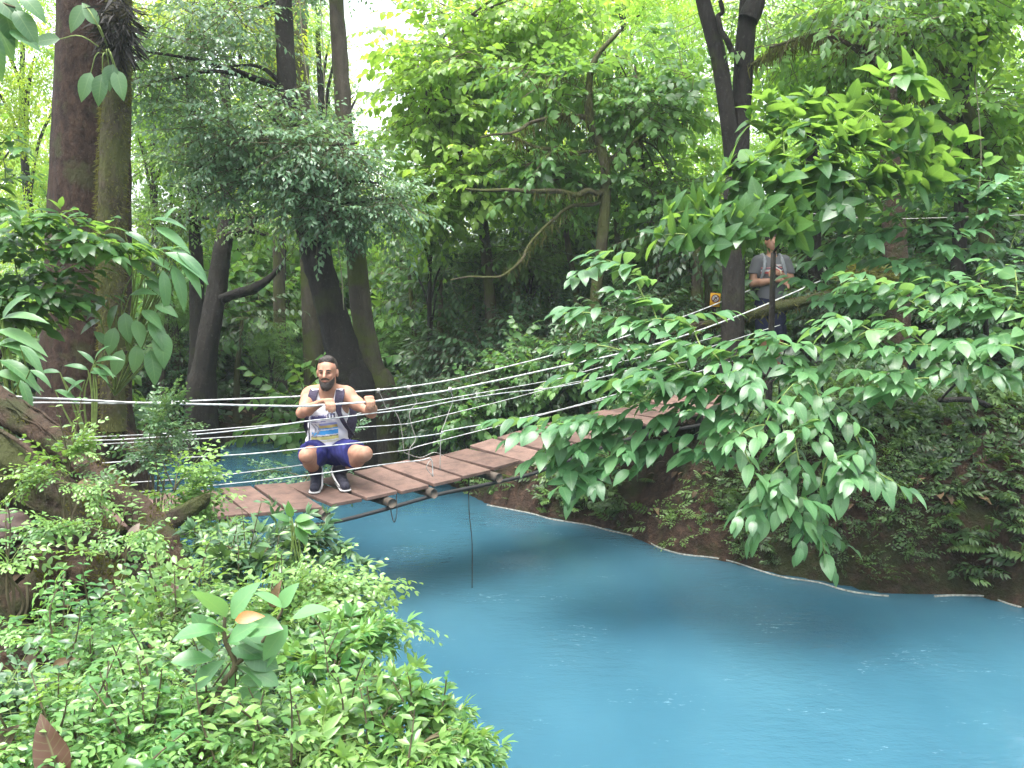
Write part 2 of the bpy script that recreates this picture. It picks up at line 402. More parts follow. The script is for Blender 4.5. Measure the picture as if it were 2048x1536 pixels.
# ------------------------------------------------------------------ terrain
RIGHT = [W(2048, 1215), W(1950, 1190), W(1760, 1185), W(1640, 1160), W(1560, 1148), W(1440, 1120), W(1330, 1100), W(1230, 1060), W(1060, 1027), W(980, 1010)]
RIVER = np.array([(9, -6), (9, 3.2), (6, 4.9)] + [tuple(p[:2]) for p in RIGHT] + [(-.75, 10.0), (-1.3, 11.4), (-1.8, 13), (-2.4, 16), (-3.3, 16), (-3.65, 14.4), (-4.75, 12.2), (-4.7, 10.2),
                  (-4.0, 8.6), (-3.3, 7.2), (-2.7, 6.1), (-2.0, 5.2), (-1.35, 4.3), (-.8, 3.4), (-.35, 2.4), (0, 1), (.3, -6)])
def river_sd(X, Y):
    p = np.stack([X.ravel(), Y.ravel()], 1); n = len(RIVER); best = np.full(len(p), 1e9); ins = np.zeros(len(p), bool)
    for i in range(n):
        a, b = RIVER[i], RIVER[(i + 1) % n]; e = b - a; t = np.clip(((p - a) @ e) / (e @ e), 0, 1)
        best = np.minimum(best, np.linalg.norm(p - a - t[:, None] * e, axis=1))
        c = (a[1] > p[:, 1]) != (b[1] > p[:, 1])
        xi = (b[0] - a[0]) * (p[:, 1] - a[1]) / (b[1] - a[1] + 1e-12) + a[0]
        ins ^= c & (p[:, 0] < xi)
    return np.where(ins, -best, best).reshape(X.shape)
def sstep(a, b, x): t = np.clip((x - a) / (b - a), 0, 1); return t * t * (3 - 2 * t)
def vnoise(X, Y, s, seed):
    g = np.random.default_rng(seed).uniform(-1, 1, (64, 64)); x = X * s + 1000; y = Y * s + 1000
    i = np.floor(x).astype(int); j = np.floor(y).astype(int); fx = x - i; fy = y - j; fx = fx * fx * (3 - 2 * fx); fy = fy * fy * (3 - 2 * fy)
    G = lambda a, b: g[a % 64, b % 64]
    return (G(i, j) * (1 - fx) + G(i + 1, j) * fx) * (1 - fy) + (G(i, j + 1) * (1 - fx) + G(i + 1, j + 1) * fx) * fy
def path_dist(X, Y):
    t = np.clip(((X - 1.7) * 1.45 + (Y - 8.2) * 2.5) / (1.45 ** 2 + 2.5 ** 2), 0, 1); return np.hypot(X - 1.7 - 1.45 * t, Y - 8.2 - 2.5 * t)
def gz(X, Y):
    X = np.asarray(X, float); Y = np.asarray(Y, float)
    d = river_sd(X, Y); left = 1 - sstep(-.4, .4, X - (-.3 - .35 * (Y - 4)))
    k = np.where(left > .5, np.where(Y > 10.5, 1.0, .45), 1.15 - .75 * sstep(1.6, 2.9, X))
    top = left * (.72 + .45 * sstep(1.0, 2.6, -X) * (1 - sstep(6, 9, Y))) + (1 - left) * (1.3)
    dd = np.maximum(d, 0)
    z = top * (1 - np.exp(-dd / k)) + .10 * sstep(0, .08, d)
    z = z + np.clip(dd - 2.5, 0, 60) * (.05 + .05 * (1 - left)) * (1 - .6 * sstep(10, 40, dd))
    nz = vnoise(X, Y, .6, 1) * .12 + vnoise(X, Y, 1.7, 2) * .07 + vnoise(X, Y, 3.1, 4) * .06 + vnoise(X, Y, 6.5, 3) * .03
    z = z + nz * sstep(0, .5, d)
    tp = np.clip(((X - 1.7) * 1.45 + (Y - 8.2) * 2.5) / (1.45 ** 2 + 2.5 ** 2), 0, 1); pd = path_dist(X, Y); wt = (1 - sstep(.45, 1.3, pd)) * sstep(.2, .9, d); z = z * (1 - wt) + (1.14 + .11 * tp) * wt
    return np.where(d < 0, np.maximum(-1.2, d * 1.2) - .03, z)
def gpt(x, y): return np.array([x, y, float(gz(np.array([x]), np.array([y]))[0])])

def axis(lo, hi, c, n, dens):
    t = np.linspace(-1, 1, n); s = np.sinh(t * dens) / math.sinh(dens)
    return np.where(s < 0, c + s * (c - lo), c + s * (hi - c))
gx = axis(-60, 60, -.3, 330, 3.4); gy = axis(-12, 90, 6.2, 330, 3.4)
GX, GY = np.meshgrid(gx, gy, indexing='ij'); GZ = gz(GX, GY)
mb = MB(); nx_, ny_ = GX.shape; idx = np.arange(nx_ * ny_).reshape(nx_, ny_)
mb.addq(np.stack([GX, GY, GZ], -1).reshape(-1, 3), np.stack([idx[:-1, :-1], idx[1:, :-1], idx[1:, 1:], idx[:-1, 1:]], -1).reshape(-1, 4))
s = NT('forest_soil'); s.b.inputs['Roughness'].default_value = .95; s.b.inputs['Specular IOR Level'].default_value = .2
a = s.noise(2.2, 8, .65); b = s.noise(14, 6, .7); c = s.noise(.9, 3)
col = s.ramp(b, [(.3, (.014, .010, .0075)), (.55, (.046, .028, .019)), (.78, (.12, .068, .043))])
mf = s.ramp(a, [(.46, (0, 0, 0)), (.6, (.85,) * 3)])
mx = s.n('ShaderNodeMix', _data_type='RGBA'); s.l(mf, mx.inputs['Factor']); s.l(col, mx.inputs[6]); mx.inputs[7].default_value = (.022, .03, .009, 1)
s.l(mx.outputs[2], s.b.inputs['Base Color']); s.bump(b, 1, .08)
ground = mb.build('ground', s.m); tag(ground, kind='structure')

# water
s = NT('milky_blue_water'); s.b.inputs['Roughness'].default_value = .03; s.b.inputs['IOR'].default_value = 1.45
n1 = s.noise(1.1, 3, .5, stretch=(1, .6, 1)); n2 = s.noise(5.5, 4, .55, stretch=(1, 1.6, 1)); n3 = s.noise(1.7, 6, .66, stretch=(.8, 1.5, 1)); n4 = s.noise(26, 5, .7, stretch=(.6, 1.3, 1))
col = s.ramp(n1, [(.3, (.024, .079, .115)), (.7, (.034, .102, .143))])
st = s.ramp(n3, [(.55, (0, 0, 0)), (.70, (.75,) * 3)]); sp = s.ramp(n4, [(.57, (0, 0, 0)), (.70, (.9,) * 3)])  # pale streaks and specks: glints painted into the water colour, together with foam
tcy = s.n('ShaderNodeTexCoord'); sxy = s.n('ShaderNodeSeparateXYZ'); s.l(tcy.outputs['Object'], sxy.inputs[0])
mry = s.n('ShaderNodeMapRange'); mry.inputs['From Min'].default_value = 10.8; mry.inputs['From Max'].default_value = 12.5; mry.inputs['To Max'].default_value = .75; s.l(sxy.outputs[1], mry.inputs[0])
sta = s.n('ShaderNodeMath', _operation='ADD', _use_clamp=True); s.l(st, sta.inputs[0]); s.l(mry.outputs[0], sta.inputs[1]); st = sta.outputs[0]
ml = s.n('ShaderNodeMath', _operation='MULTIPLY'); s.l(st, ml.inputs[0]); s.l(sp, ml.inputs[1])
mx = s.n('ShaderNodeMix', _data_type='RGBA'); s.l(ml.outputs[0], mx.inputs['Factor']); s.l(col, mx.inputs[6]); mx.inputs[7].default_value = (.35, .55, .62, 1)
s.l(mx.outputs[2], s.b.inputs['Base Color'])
n5 = s.noise(.5, 3, .5); ed = s.noise(.8, 2, .5, stretch=(1, .7, 1)); em = s.ramp(ed, [(.42, (.08,) * 3), (.62, (1,) * 3)])
rp = s.n('ShaderNodeMath', _operation='MULTIPLY'); s.l(em, rp.inputs[0]); s.l(s.noise(9, 5, .65, stretch=(.7, 1.4, 1)), rp.inputs[1])
bn = s.bump(n5, .3, .10); bn = s.bump(n1, .18, .05, bn); bn = s.bump(n2, .10, .02, bn); bn = s.bump(rp.outputs[0], .55, .03, bn)
s.b.subsurface_method = 'BURLEY'; s.b.inputs['Subsurface Weight'].default_value = 1; s.b.inputs['Subsurface Scale'].default_value = 1.5; s.b.inputs['Subsurface Radius'].default_value = (.7, .9, 1.0)
mb = MB(); 
wx = np.linspace(-14, 14, 57); wy = np.linspace(-8, 22, 61); WX, WY = np.meshgrid(wx, wy, indexing='ij'); idx = np.arange(WX.size).reshape(WX.shape)
mb.addq(np.stack([WX, WY, 0 * WX], -1).reshape(-1, 3), np.stack([idx[:-1, :-1], idx[1:, :-1], idx[1:, 1:], idx[:-1, 1:]], -1).reshape(-1, 4))
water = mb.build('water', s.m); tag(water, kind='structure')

# thin line of foam along the far bank
mb = MB()
fl = smooth_path(np.array([(p[0], p[1], .006) for p in RIGHT]), 14)
tn = np.gradient(fl, axis=0); tn /= np.linalg.norm(tn, axis=1, keepdims=True); nn = np.stack([tn[:, 1], -tn[:, 0], 0 * tn[:, 0]], 1)
if np.dot(nn[5], [0, -1, 0]) < 0: nn = -nn
wob = vnoise(fl[:, 0] * 3, fl[:, 1] * 3, 1, 8) * .07; wd = .004 + .012 * np.clip(vnoise(fl[:, 0] * 5, fl[:, 1] * 5, 1, 9) + .3, 0, 1)
A = fl + nn * (wob + .05)[:, None]; B = A + nn * wd[:, None]; C_ = (A + B) / 2 + np.array([0, 0, .012])
k = len(fl); V = np.stack([A, C_, B], 1).reshape(-1, 3)
keep = vnoise(fl[:, 0] * 2, fl[:, 1] * 2, 1, 10) > -.62
Q = [[3 * i + j, 3 * i + j + 1, 3 * i + j + 4, 3 * i + j + 3] for i in range(k - 1) if keep[i] for j in (0, 1)]
mb.addq(V, Q)
foam = mb.build('foam', plain('foam_white', (.17, .18, .16), .8, .2, .5, 35)); tag(foam, 'thin pale foam line along the waterline of the earth bank', 'foam', kind='stuff')

# ------------------------------------------------------------------ rope bridge
ANG = math.radians(36); BD = np.array([math.cos(ANG), math.sin(ANG), 0]); BN = np.array([BD[1], -BD[0], 0])
r0 = ray(705, 950); BC = CAM + r0 * (6.2 / r0[1]); BC[2] = 0
BWID = .8
ZS = np.array([(-3.2, .98), (-2.2, .90), (-1, .852), (-.55, .83), (-.28, .818), (0, .832), (.3, .852), (.7, .880), (1.1, .912), (1.4, .955), (1.75, 1.02), (2.4, 1.10), (3.3, 1.16), (4.4, 1.30)])
def deck_z(s): return np.interp(s, ZS[:, 0], ZS[:, 1])
def bpt(s, n, dz=0): 
    return BC + BD * s + BN * n + np.array([0, 0, deck_z(s) + dz])
NEARO, FARO = BC + BN * BWID / 2, BC - BN * BWID / 2
def on_side(pts, near=True): return [PL(x, y, NEARO if near else FARO, BN) for x, y in pts]

bridge = empty('rope_bridge', bpt(0, 0), 'hanging footbridge of brown planks and steel cables sagging over the blue river', 'footbridge')
s = NT('brown_plank'); s.b.inputs['Roughness'].default_value = .7; s.b.inputs['Specular IOR Level'].default_value = .3
at = s.n('ShaderNodeAttribute', _attribute_name='tint'); a = s.noise(7, 8, .75); b = s.noise(34, 5, .7, stretch=(1, .35, 1))
base = s.ramp(at.outputs['Fac'], [(0, (.080, .050, .040)), (1, (.175, .112, .090))])
wear = s.ramp(a, [(.32, (.45,) * 3), (.5, (.95,) * 3), (.7, (1.35, 1.3, 1.25))])
mx = s.n('ShaderNodeMix', _data_type='RGBA', _blend_type='MULTIPLY'); mx.inputs['Factor'].default_value = 1; s.l(base, mx.inputs[6]); s.l(wear, mx.inputs[7])
s.l(mx.outputs[2], s.b.inputs['Base Color']); s.bump(b, .6, .008); M_PLANK = s.m
mb = MB(); sp_ = -2.75
while sp_ < 4.1:
    wdt = .235 + rng.uniform(-.012, .012); c0 = sp_ + wdt / 2
    slope = (deck_z(c0 + .1) - deck_z(c0 - .1)) / .2
    ax = np.array([(BD + [0, 0, slope]) * wdt / 2, BN * (BWID / 2 + rng.uniform(-.008, .012)) + np.array([0, 0, rng.uniform(-.012, .012)]), np.array([0, 0, .013])])
    cc = bpt(c0, rng.uniform(-.01, .01), -.013)
    yaw = rng.normal(0, .012); ax[0] += BN * yaw * wdt; ax[1] -= BD * yaw * BWID
    mb.box(cc, ax, 0, np.clip(rng.normal(.5, .22), 0, 1)); sp_ += wdt + rng.uniform(.026, .042)
deck = mb.build('deck', M_PLANK, bridge, smooth=False)
bv = deck.modifiers.new('bevel', 'BEVEL'); bv.width = .004; bv.segments = 2
M_STEEL = plain('steel_cable', (.44, .45, .44), .45, .5, .45, 26, .1)
M_STEEL.node_tree.nodes['Principled BSDF'].inputs['Metallic'].default_value = .25
M_BLACK = plain('black_cable', (.02, .02, .02), .6, .4, .2, 20)
M_LOG = plain('weathered_log', (.09, .075, .06), .9, .2, .4, 25, .5)
cables = {
 'handrail_cable': [
  (True, .0068, [(-160, 780), (67, 795.7), (151, 799), (257, 805), (394, 808.4), (593, 812.4), (641, 810), (681, 807.7), (723, 805), (746, 803), (840, 789), (900, 780), (1008, 758), (1130, 731), (1252, 704), (1372, 670), (1510, 618), (1640, 562)]),
  (False, .0062, [(-160, 810), (79, 805.4), (170, 806), (272, 806), (454, 798.8), (602, 792.4), (716, 783), (812, 774), (910, 758), (1032, 729), (1130, 704), (1213, 685), (1350, 639), (1410, 617), (1500, 580)])],
 'side_cable': [
  (True, .0042, [(0, 886), (130, 882), (251, 878.7), (424, 866), (540, 853), (617, 841.7), (690, 833.5), (751, 826), (840, 816), (903, 803), (1000, 787), (1114, 774), (1202, 755), (1400, 700), (1560, 650)]),
  (False, .0040, [(0, 880), (130, 876), (321, 867.5), (454, 857), (617, 843), (746, 822), (774, 818), (840, 806.6), (903, 796), (1110, 759), (1180, 740), (1350, 696), (1480, 660)]),
  (False, .0036, [(0, 897), (151, 891), (242, 886), (394, 878), (600, 864.5), (699, 856), (798, 849), (840, 842), (1000, 803), (1120, 771), (1190, 757), (1380, 722)]),
  (True, .0042, [(150, 930), (333, 917.5), (496, 908), (596, 898), (634, 894), (713, 886), (840, 873), (885, 866), (900, 860), (1084, 828), (1216, 793), (1348, 758), (1470, 720)]),
  (False, .0036, [(250, 966), (400, 954.7), (575, 934), (748, 908.5), (819, 899), (850, 889), (1055, 837), (1231, 793), (1330, 770)]),
  (True, .0036, [(260, 986), (400, 973.4), (540, 959), (657, 945), (774, 928), (840, 921), (862, 918), (866, 953)])]}
for nm, lst in cables.items():
    for near, r, pts in lst:
        m = MB(); m.tube(on_side(pts, near), [r], 8, 0, 0, 6); m.build(nm, M_STEEL, bridge)
NEAR_TOP = on_side(cables['handrail_cable'][0][2], True)
M_TIE = plain('tie_wire', (.30, .29, .26), .6, .5, .2, 50)
for near, pts in [(False, [(757, 781), (766, 800), (772, 815), (788, 821), (800, 844), (805, 874), (808, 905)]),
                  (False, [(817, 775), (833, 802), (824, 816), (819, 830), (824, 853), (831, 879), (819, 898), (818, 921)]),
                  (True, [(900, 779), (906, 800), (897, 826), (890, 845), (882, 872), (880, 940)]),
                  (True, [(862, 918), (853, 935), (866, 953)]), (False, [(327, 806), (333, 830), (322, 866)]), (False, [(808, 905), (840, 915), (868, 905), (890, 912)])]:
    m = MB(); m.tube(on_side(pts, near), [.003], 6, 0, 0, 5)
    if len(pts) > 4:
        q = on_side(pts[:2], near); m.box(q[0], np.eye(3) * [.012, .012, .018])
    m.build('tie_wire', M_TIE, bridge)
for sx in (-1.02, -.42, .08, .42, 1.0, 1.6, 2.2, 2.8, 3.4):
    m = MB(); m.tube([bpt(sx, .47, -.062), bpt(sx, .1, -.066), bpt(sx, -.45, -.06)], [.034, .036, .034], 10, 0, .12, 5)
    m.build('crossbeam', M_LOG, bridge)
m = MB(); m.tube([bpt(x, .40, -.115 + .02 * math.sin(x * 3)) for x in np.linspace(-2.6, 4, 16)], [.015], 8); m.build('support_cable', M_BLACK, bridge)
m = MB(); m.tube([bpt(x, -.40, -.115) for x in np.linspace(-2.6, 4, 16)], [.015], 8); m.build('support_cable', M_BLACK, bridge)
for px in (520, 793):
    q = bpt(-1.0 if px == 520 else .12, .43, -.1)
    m = MB(); m.tube([q + [.012, 0, .09], q + [.02, -.045, -.03], q + [0, -.05, -.10], q + [-.03, 0, -.02], q + [-.02, .03, .05]], [.004], 6); m.build('tie_wire', M_BLACK, bridge)
# rope that hangs from the deck into the water
q = PL(938, 1020, NEARO, BN); q2 = PL(944, 1155, NEARO, BN)
m = MB(); m.tube([q + [0, 0, .24], q, (q + q2) / 2 + [.012, 0, 0], [q2[0], q2[1], -.03]], [.004], 6); m.build('hanging_rope', plain('dark_rope', (.03, .03, .03), .9, .1), bridge)
# wooden posts that carry the deck at the bank
for px, py, Y in ((1400, 800, 7.9), (1438, 812, 8.0)):
    q = P(px, py, Y); g = gpt(q[0], q[1]); m = MB(); m.tube([[g[0], g[1], g[2] - .2], [g[0] + .01, g[1], q[2] - .05], q], [.05, .045, .045], 10, 0, .08, 3); m.build('post', BK_DARK, bridge)

# ------------------------------------------------------------------ people: smooth implicit surfaces turned into one mesh
class Field:
    def __init__(s, lo, hi, h):
        s.lo = np.array(lo, float); s.h = h; s.n = np.ceil((np.array(hi) - s.lo) / h).astype(int) + 1
        s.f = np.full(s.n, .3, np.float32)
    def _win(s, lo, hi):
        a = np.clip(np.floor((np.array(lo) - s.lo) / s.h).astype(int), 0, s.n); b = np.clip(np.ceil((np.array(hi) - s.lo) / s.h).astype(int) + 1, 0, s.n)
        if np.any(b <= a): return None, None
        sl = tuple(slice(x, y) for x, y in zip(a, b))
        g = np.meshgrid(*[s.lo[i] + s.h * np.arange(a[i], b[i]) for i in range(3)], indexing='ij'); return sl, np.stack(g, -1)
    def _mix(s, sl, d, k):
        o = s.f[sl]; h = np.clip(.5 + .5 * (o - d) / k, 0, 1); s.f[sl] = o * (1 - h) + d * h - k * h * (1 - h)
    def cap(s, a, b, ra, rb=None, k=.02, sub=False):
        rb = ra if rb is None else rb; a = np.array(a, float); b = np.array(b, float); m = max(ra, rb) + k + .03
        sl, p = s._win(np.minimum(a, b) - m, np.maximum(a, b) + m)
        if sl is None: return s
        e = b - a; t = np.clip(((p - a) @ e) / (e @ e + 1e-12), 0, 1); d = np.linalg.norm(p - a - t[..., None] * e, axis=-1) - (ra + t * (rb - ra))
        if sub: s.f[sl] = np.maximum(s.f[sl], -d)
        else: s._mix(sl, d, k)
        return s
    def ell(s, c, r, k=.02, sub=False, rot=None):
        c = np.array(c, float); r = np.array(r, float); m = r.max() + k + .03; sl, p = s._win(c - m, c + m)
        if sl is None: return s
        q = p - c
        if rot is not None: q = q @ np.array(rot).T
        k0 = np.linalg.norm(q / r, axis=-1); k1 = np.linalg.norm(q / r ** 2, axis=-1); d = k0 * (k0 - 1) / (k1 + 1e-9)
        d = np.where(k0 < 1e-4, -r.min(), d)
        if sub: 
            h = np.clip(.5 - .5 * (s.f[sl] + d) / max(k, 1e-4), 0, 1); s.f[sl] = s.f[sl] * (1 - h) + (-d) * h + k * h * (1 - h)
        else: s._mix(sl, d, k)
        return s
    def grid(s): return np.stack(np.meshgrid(*[s.lo[i] + s.h * np.arange(s.n[i]) for i in range(3)], indexing='ij'), -1)
    def half(s, pt, nrm):
        """keep the side the normal points away from"""
        n = np.array(nrm, float); n /= np.linalg.norm(n); g = s.grid(); s.f = np.maximum(s.f, ((g - np.array(pt)) @ n).astype(np.float32)); return s
    def copy(s):
        o = object.__new__(Field); o.lo = s.lo; o.h = s.h; o.n = s.n; o.f = s.f.copy(); return o
    def mesh(s):
        f = s.f.copy(); f[0] = f[-1] = .1; f[:, 0] = f[:, -1] = .1; f[:, :, 0] = f[:, :, -1] = .1
        ins = f < 0; cnt = sum(ins[i:s.n[0] - 1 + i, j:s.n[1] - 1 + j, k:s.n[2] - 1 + k].astype(np.int8) for i in (0, 1) for j in (0, 1) for k in (0, 1))
        act = (cnt > 0) & (cnt < 8); I = np.argwhere(act); vid = np.full(act.shape, -1); vid[act] = np.arange(len(I))
        acc = np.zeros((len(I), 3)); num = np.zeros(len(I))
        cs = [(i, j, k) for i in (0, 1) for j in (0, 1) for k in (0, 1)]
        for a in cs:
            for ax in range(3):
                if a[ax]: continue
                b = list(a); b[ax] = 1
                fa = f[I[:, 0] + a[0], I[:, 1] + a[1], I[:, 2] + a[2]]; fb = f[I[:, 0] + b[0], I[:, 1] + b[1], I[:, 2] + b[2]]
                x = (fa < 0) != (fb < 0); t = np.where(x, fa / np.where(np.abs(fa - fb) < 1e-9, 1, fa - fb), 0)
                q = np.array(a)[None] + np.eye(3)[ax][None] * t[:, None]; acc += q * x[:, None]; num += x
        V = s.lo + s.h * (I + acc / num[:, None]); Q = []
        for ax in range(3):
            b, c = (ax + 1) % 3, (ax + 2) % 3
            sa = [slice(None)] * 3; sb = [slice(None)] * 3; sa[ax] = slice(0, -1); sb[ax] = slice(1, None)
            A, B = ins[tuple(sa)], ins[tuple(sb)]; E = np.argwhere(A != B); E = E[(E[:, b] > 0) & (E[:, c] > 0)]
            fl = A[E[:, 0], E[:, 1], E[:, 2]]
            def v(db, dc):
                e = E.copy(); e[:, b] += db; e[:, c] += dc; return vid[e[:, 0], e[:, 1], e[:, 2]]
            q = np.stack([v(-1, -1), v(0, -1), v(0, 0), v(-1, 0)], 1); q[~fl] = q[~fl][:, ::-1]; Q.append(q)
        Q = np.vstack(Q); Q = Q[(Q >= 0).all(1)]
        return V, Q
    def build(s, name, mats, parent, colour=None, loc=None, smooth_it=2):
        V, Q = s.mesh()
        for _ in range(smooth_it):
            ssum = np.zeros_like(V); c = np.zeros(len(V))
            for i in range(4):
                for j in ((i + 1) % 4, (i + 3) % 4):
                    np.add.at(ssum, Q[:, i], V[Q[:, j]]); np.add.at(c, Q[:, i], 1)
            V = V * .5 + .5 * ssum / np.maximum(c, 1)[:, None]
        m = MB(); m.addq(V, Q); o = m.build(name, mats, parent, loc)
        if colour is not None:
            cc = np.ones((len(V), 4)); cc[:, :3] = colour(V); a = o.data.color_attributes.new('cloth', 'FLOAT_COLOR', 'POINT'); a.data.foreach_set('color', cc.astype(np.float32).ravel())
        return o

def clothmat(name, rough=.85, bump=.12):
    s = NT(name); a = s.n('ShaderNodeAttribute', _attribute_name='cloth'); s.l(a.outputs['Color'], s.b.inputs['Base Color']); s.b.inputs['Roughness'].default_value = rough
    s.b.inputs['Specular IOR Level'].default_value = .25; s.bump(s.noise(35, 4), bump, .01); return s.m
s = NT('skin'); s.b.inputs['Roughness'].default_value = .6; s.b.inputs['Specular IOR Level'].default_value = .25
s.l(s.ramp(s.noise(22, 4), [(.3, (.30, .155, .10)), (.7, (.40, .22, .15))]), s.b.inputs['Base Color'])
s.b.inputs['Subsurface Weight'].default_value = .12; s.b.inputs['Subsurface Scale'].default_value = .01; M_SKIN = s.m
s = NT('tanned_skin'); s.b.inputs['Roughness'].default_value = .5
s.l(s.ramp(s.noise(14, 3), [(.3, (.33, .165, .10)), (.7, (.42, .22, .14))]), s.b.inputs['Base Color']); M_SKIN2 = s.m
M_HAIR = plain('dark_hair', (.022, .016, .013), .6, .4, .5, 120, .8)
M_NAVY = plain('navy_cloth', (.024, .026, .125), .85, .2, .25, 25, .2)
M_SHOE = plain('dark_shoe_fabric', (.022, .022, .035), .75, .3, .4, 60, .3)
M_SOLE = plain('white_sole', (.46, .45, .44), .6, .4, .1, 20)
M_PACK = plain('dark_backpack_cloth', (.03, .024, .045), .8, .3, .35, 50, .3)
M_CLOTH = clothmat('tank_top_cloth'); M_TEE = clothmat('tee_cloth')
M_EYE = plain('eye_dark', (.02, .014, .01), .3, .5, .1, 20, 0)
M_LIP = plain('lip', (.48, .20, .16), .45, .4, .1, 20, 0)

def hand(fd, wrist, knuck, fwd, down, across, k=.008, s=1.0, curl=(.75, 1.5, 1.7), thumb_side=1):
    """palm + five fingers of unequal length that close over a rope; 'across' runs from the index to the little finger"""
    w_, kn = np.array(wrist), np.array(knuck); f = np.array(fwd) / np.linalg.norm(fwd); d = np.array(down) / np.linalg.norm(down); a = np.array(across) / np.linalg.norm(across)
    for o, r in ((-.026, .0135), (-.008, .0145), (.010, .0145), (.026, .0125)):
        fd.cap(w_ + a * o * .55 * s, kn + a * o * s, .0165 * s, r * s, .012)
    for o, ln, r in ((-.028, .92, .0098), (-.0095, 1.0, .0102), (.0095, .95, .0098), (.027, .78, .0088)):
        p = kn + a * o * s; ang = 0
        for seg, c in zip((.042, .026, .021), curl):
            e = p + (f * math.cos(c) + d * math.sin(c)) * seg * ln * s; fd.cap(p, e, r * s, r * .88 * s, .004); p = e
    t0 = w_ * .55 + kn * .45 - a * .022 * s * thumb_side; t1 = t0 - a * .022 * s + f * .022 * s + d * .018 * s; t2 = t1 + f * .026 * s + d * .012 * s + a * .014 * s
    fd.cap(t0, t1, .0135 * s, .0115 * s, .01); fd.cap(t1, t2, .011 * s, .009 * s, .006)

# ---- the crouching man
def near_rope_at(px):
    xs = [p[0] for p in cables['handrail_cable'][0][2]]; ys = [p[1] for p in cables['handrail_cable'][0][2]]
    return PL(px, np.interp(px, xs, ys), NEARO, BN)
Z0 = float(deck_z(-.3))
def deck_at(p): 
    s_ = np.dot(np.asarray(p) - BC, BD); return float(deck_z(s_))
pel = P(655, 893, 6.34); chest = P(655, 822, 6.22); neck = P(656, 786, 6.17); headc = P(654.5, 743, 6.10)
hipL, hipR = P(635, 903, 6.30), P(677, 903, 6.30); knL, knR = P(612, 912, 5.84), P(730, 908, 5.92)
anL, anR = P(632, 946, 6.2), P(679, 938, 6.24); toL, toR = P(629, 980, 6.0), P(691, 970, 6.03)
for t_ in (anL, anR): t_[2] = deck_at(t_) + .115
for t_ in (toL, toR): t_[2] = deck_at(t_) + .035
heL, heR = anL + [0, .035, -.075], anR + [0, .035, -.075]
shL, shR = P(619, 790, 6.18), P(696, 790, 6.18); elL, elR = P(603, 826, 5.96), P(743, 826, 6.10)
rpL, rpR = near_rope_at(657), near_rope_at(738)
knkL = rpL + [0, .006, .028]; knkR = rpR + [0, .006, .028]
wrL = knkL + (elL - knkL) / np.linalg.norm(elL - knkL) * .085 + [0, 0, .008]; wrR = knkR + (elR - knkR) / np.linalg.norm(elR - knkR) * .085 + [0, 0, .012]
man = empty('person', [(anL[0] + anR[0]) / 2, 6.15, Z0], 'bearded man in white print tank top crouching on the bridge and gripping the cable', 'person')
lo, hi = np.array([-1.85, 5.5, .78]), np.array([-.85, 6.62, 1.86])
fd = Field(lo, hi, .0055)
def torso(f, g=0.0, k=.05):
    f.ell(pel + [0, 0, .02], (.155 + g, .125 + g, .12 + g), k); f.ell((pel + chest) / 2, (.135 + g, .105 + g, .15 + g), k)
    f.ell(chest + [0, 0, .03], (.160 + g, .112 + g, .15 + g), k)
    return f
def trap(f, g=0.0):
    f.cap(chest + [-.08, .0, .10], shL + [.02, 0, 0], .075 + g, .055 + g, .04); f.cap(chest + [.08, 0, .10], shR - [.02, 0, 0], .075 + g, .055 + g, .04)
    f.cap(neck + [-.02, .02, .03], shL + [.03, .01, .02], .042 + g, .045 + g, .04); f.cap(neck + [.02, .02, .03], shR + [-.03, .01, .02], .042 + g, .045 + g, .04); return f
torso(fd); trap(fd)
fd.cap(neck + [0, .01, -.03], headc + [0, .02, -.07], .058, .056, .03)
def limb(f, a, b, ra, rm, rb, k=.025, bulge=(0, 0, 0), at=.38):
    m = a + (b - a) * at + np.array(bulge); f.cap(a, m, ra, rm, k); f.cap(m, b, rm, rb, k)
for sh, el, wr in ((shL, elL, wrL), (shR, elR, wrR)):
    fd.ell(sh + [0, 0, -.01], (.062, .06, .066), .03); limb(fd, sh + [0, 0, -.02], el, .050, .046, .034, .03)
    limb(fd, el, wr, .035, .040, .023, .025, at=.3)
across = rpR - rpL; across /= np.linalg.norm(across)
hand(fd, wrL, knkL, [across[1], -across[0], -.1], [0, 0, -1], -across, thumb_side=1)
hand(fd, wrR, knkR, [across[1], -across[0], -.1], [0, 0, -1], across, thumb_side=1)
for hp, kn_, an_, he_, to_ in ((hipL, knL, anL, heL, toL), (hipR, knR, anR, heR, toR)):
    limb(fd, hp, kn_ + [0, .02, .0], .084, .070, .050, .04); fd.ell(kn_ + [0, -.008, .006], (.040, .046, .048), .02)
    limb(fd, kn_, an_, .045, .054, .033, .02, (0, .035, -.01), .36); fd.cap(an_, he_, .038, .034, .02); fd.cap(he_, to_, .034, .024, .02)
hz = headc
fd.ell(hz + [0, .018, .022], (.067, .090, .084), .02); fd.ell(hz + [0, -.018, -.045], (.052, .066, .075), .025); fd.ell(hz + [0, -.02, .03], (.061, .066, .055), .02)
fd.cap(hz + [-.024, -.074, .012], hz + [.024, -.074, .012], .014, .014, .015)       # brow
fd.cap(hz + [0, -.086, .004], hz + [0, -.109, -.030], .0085, .0125, .010)         # nose
fd.ell(hz + [-.032, -.066, -.026], (.018, .018, .018), .015); fd.ell(hz + [.032, -.066, -.026], (.018, .018, .018), .015)
for sx in (-1, 1):
    fd.ell(hz + [sx * .027, -.092, -.006], (.013, .011, .008), .006, sub=True)
    fd.ell(hz + [sx * .070, .012, -.012], (.010, .021, .030), .006)
fd.cap(hz + [-.018, -.080, -.060], hz + [.018, -.080, -.060], .008, .008, .006)
fd.ell(hz + [0, -.068, -.102], (.024, .022, .02), .02)
body = fd.build('body', M_SKIN, man)
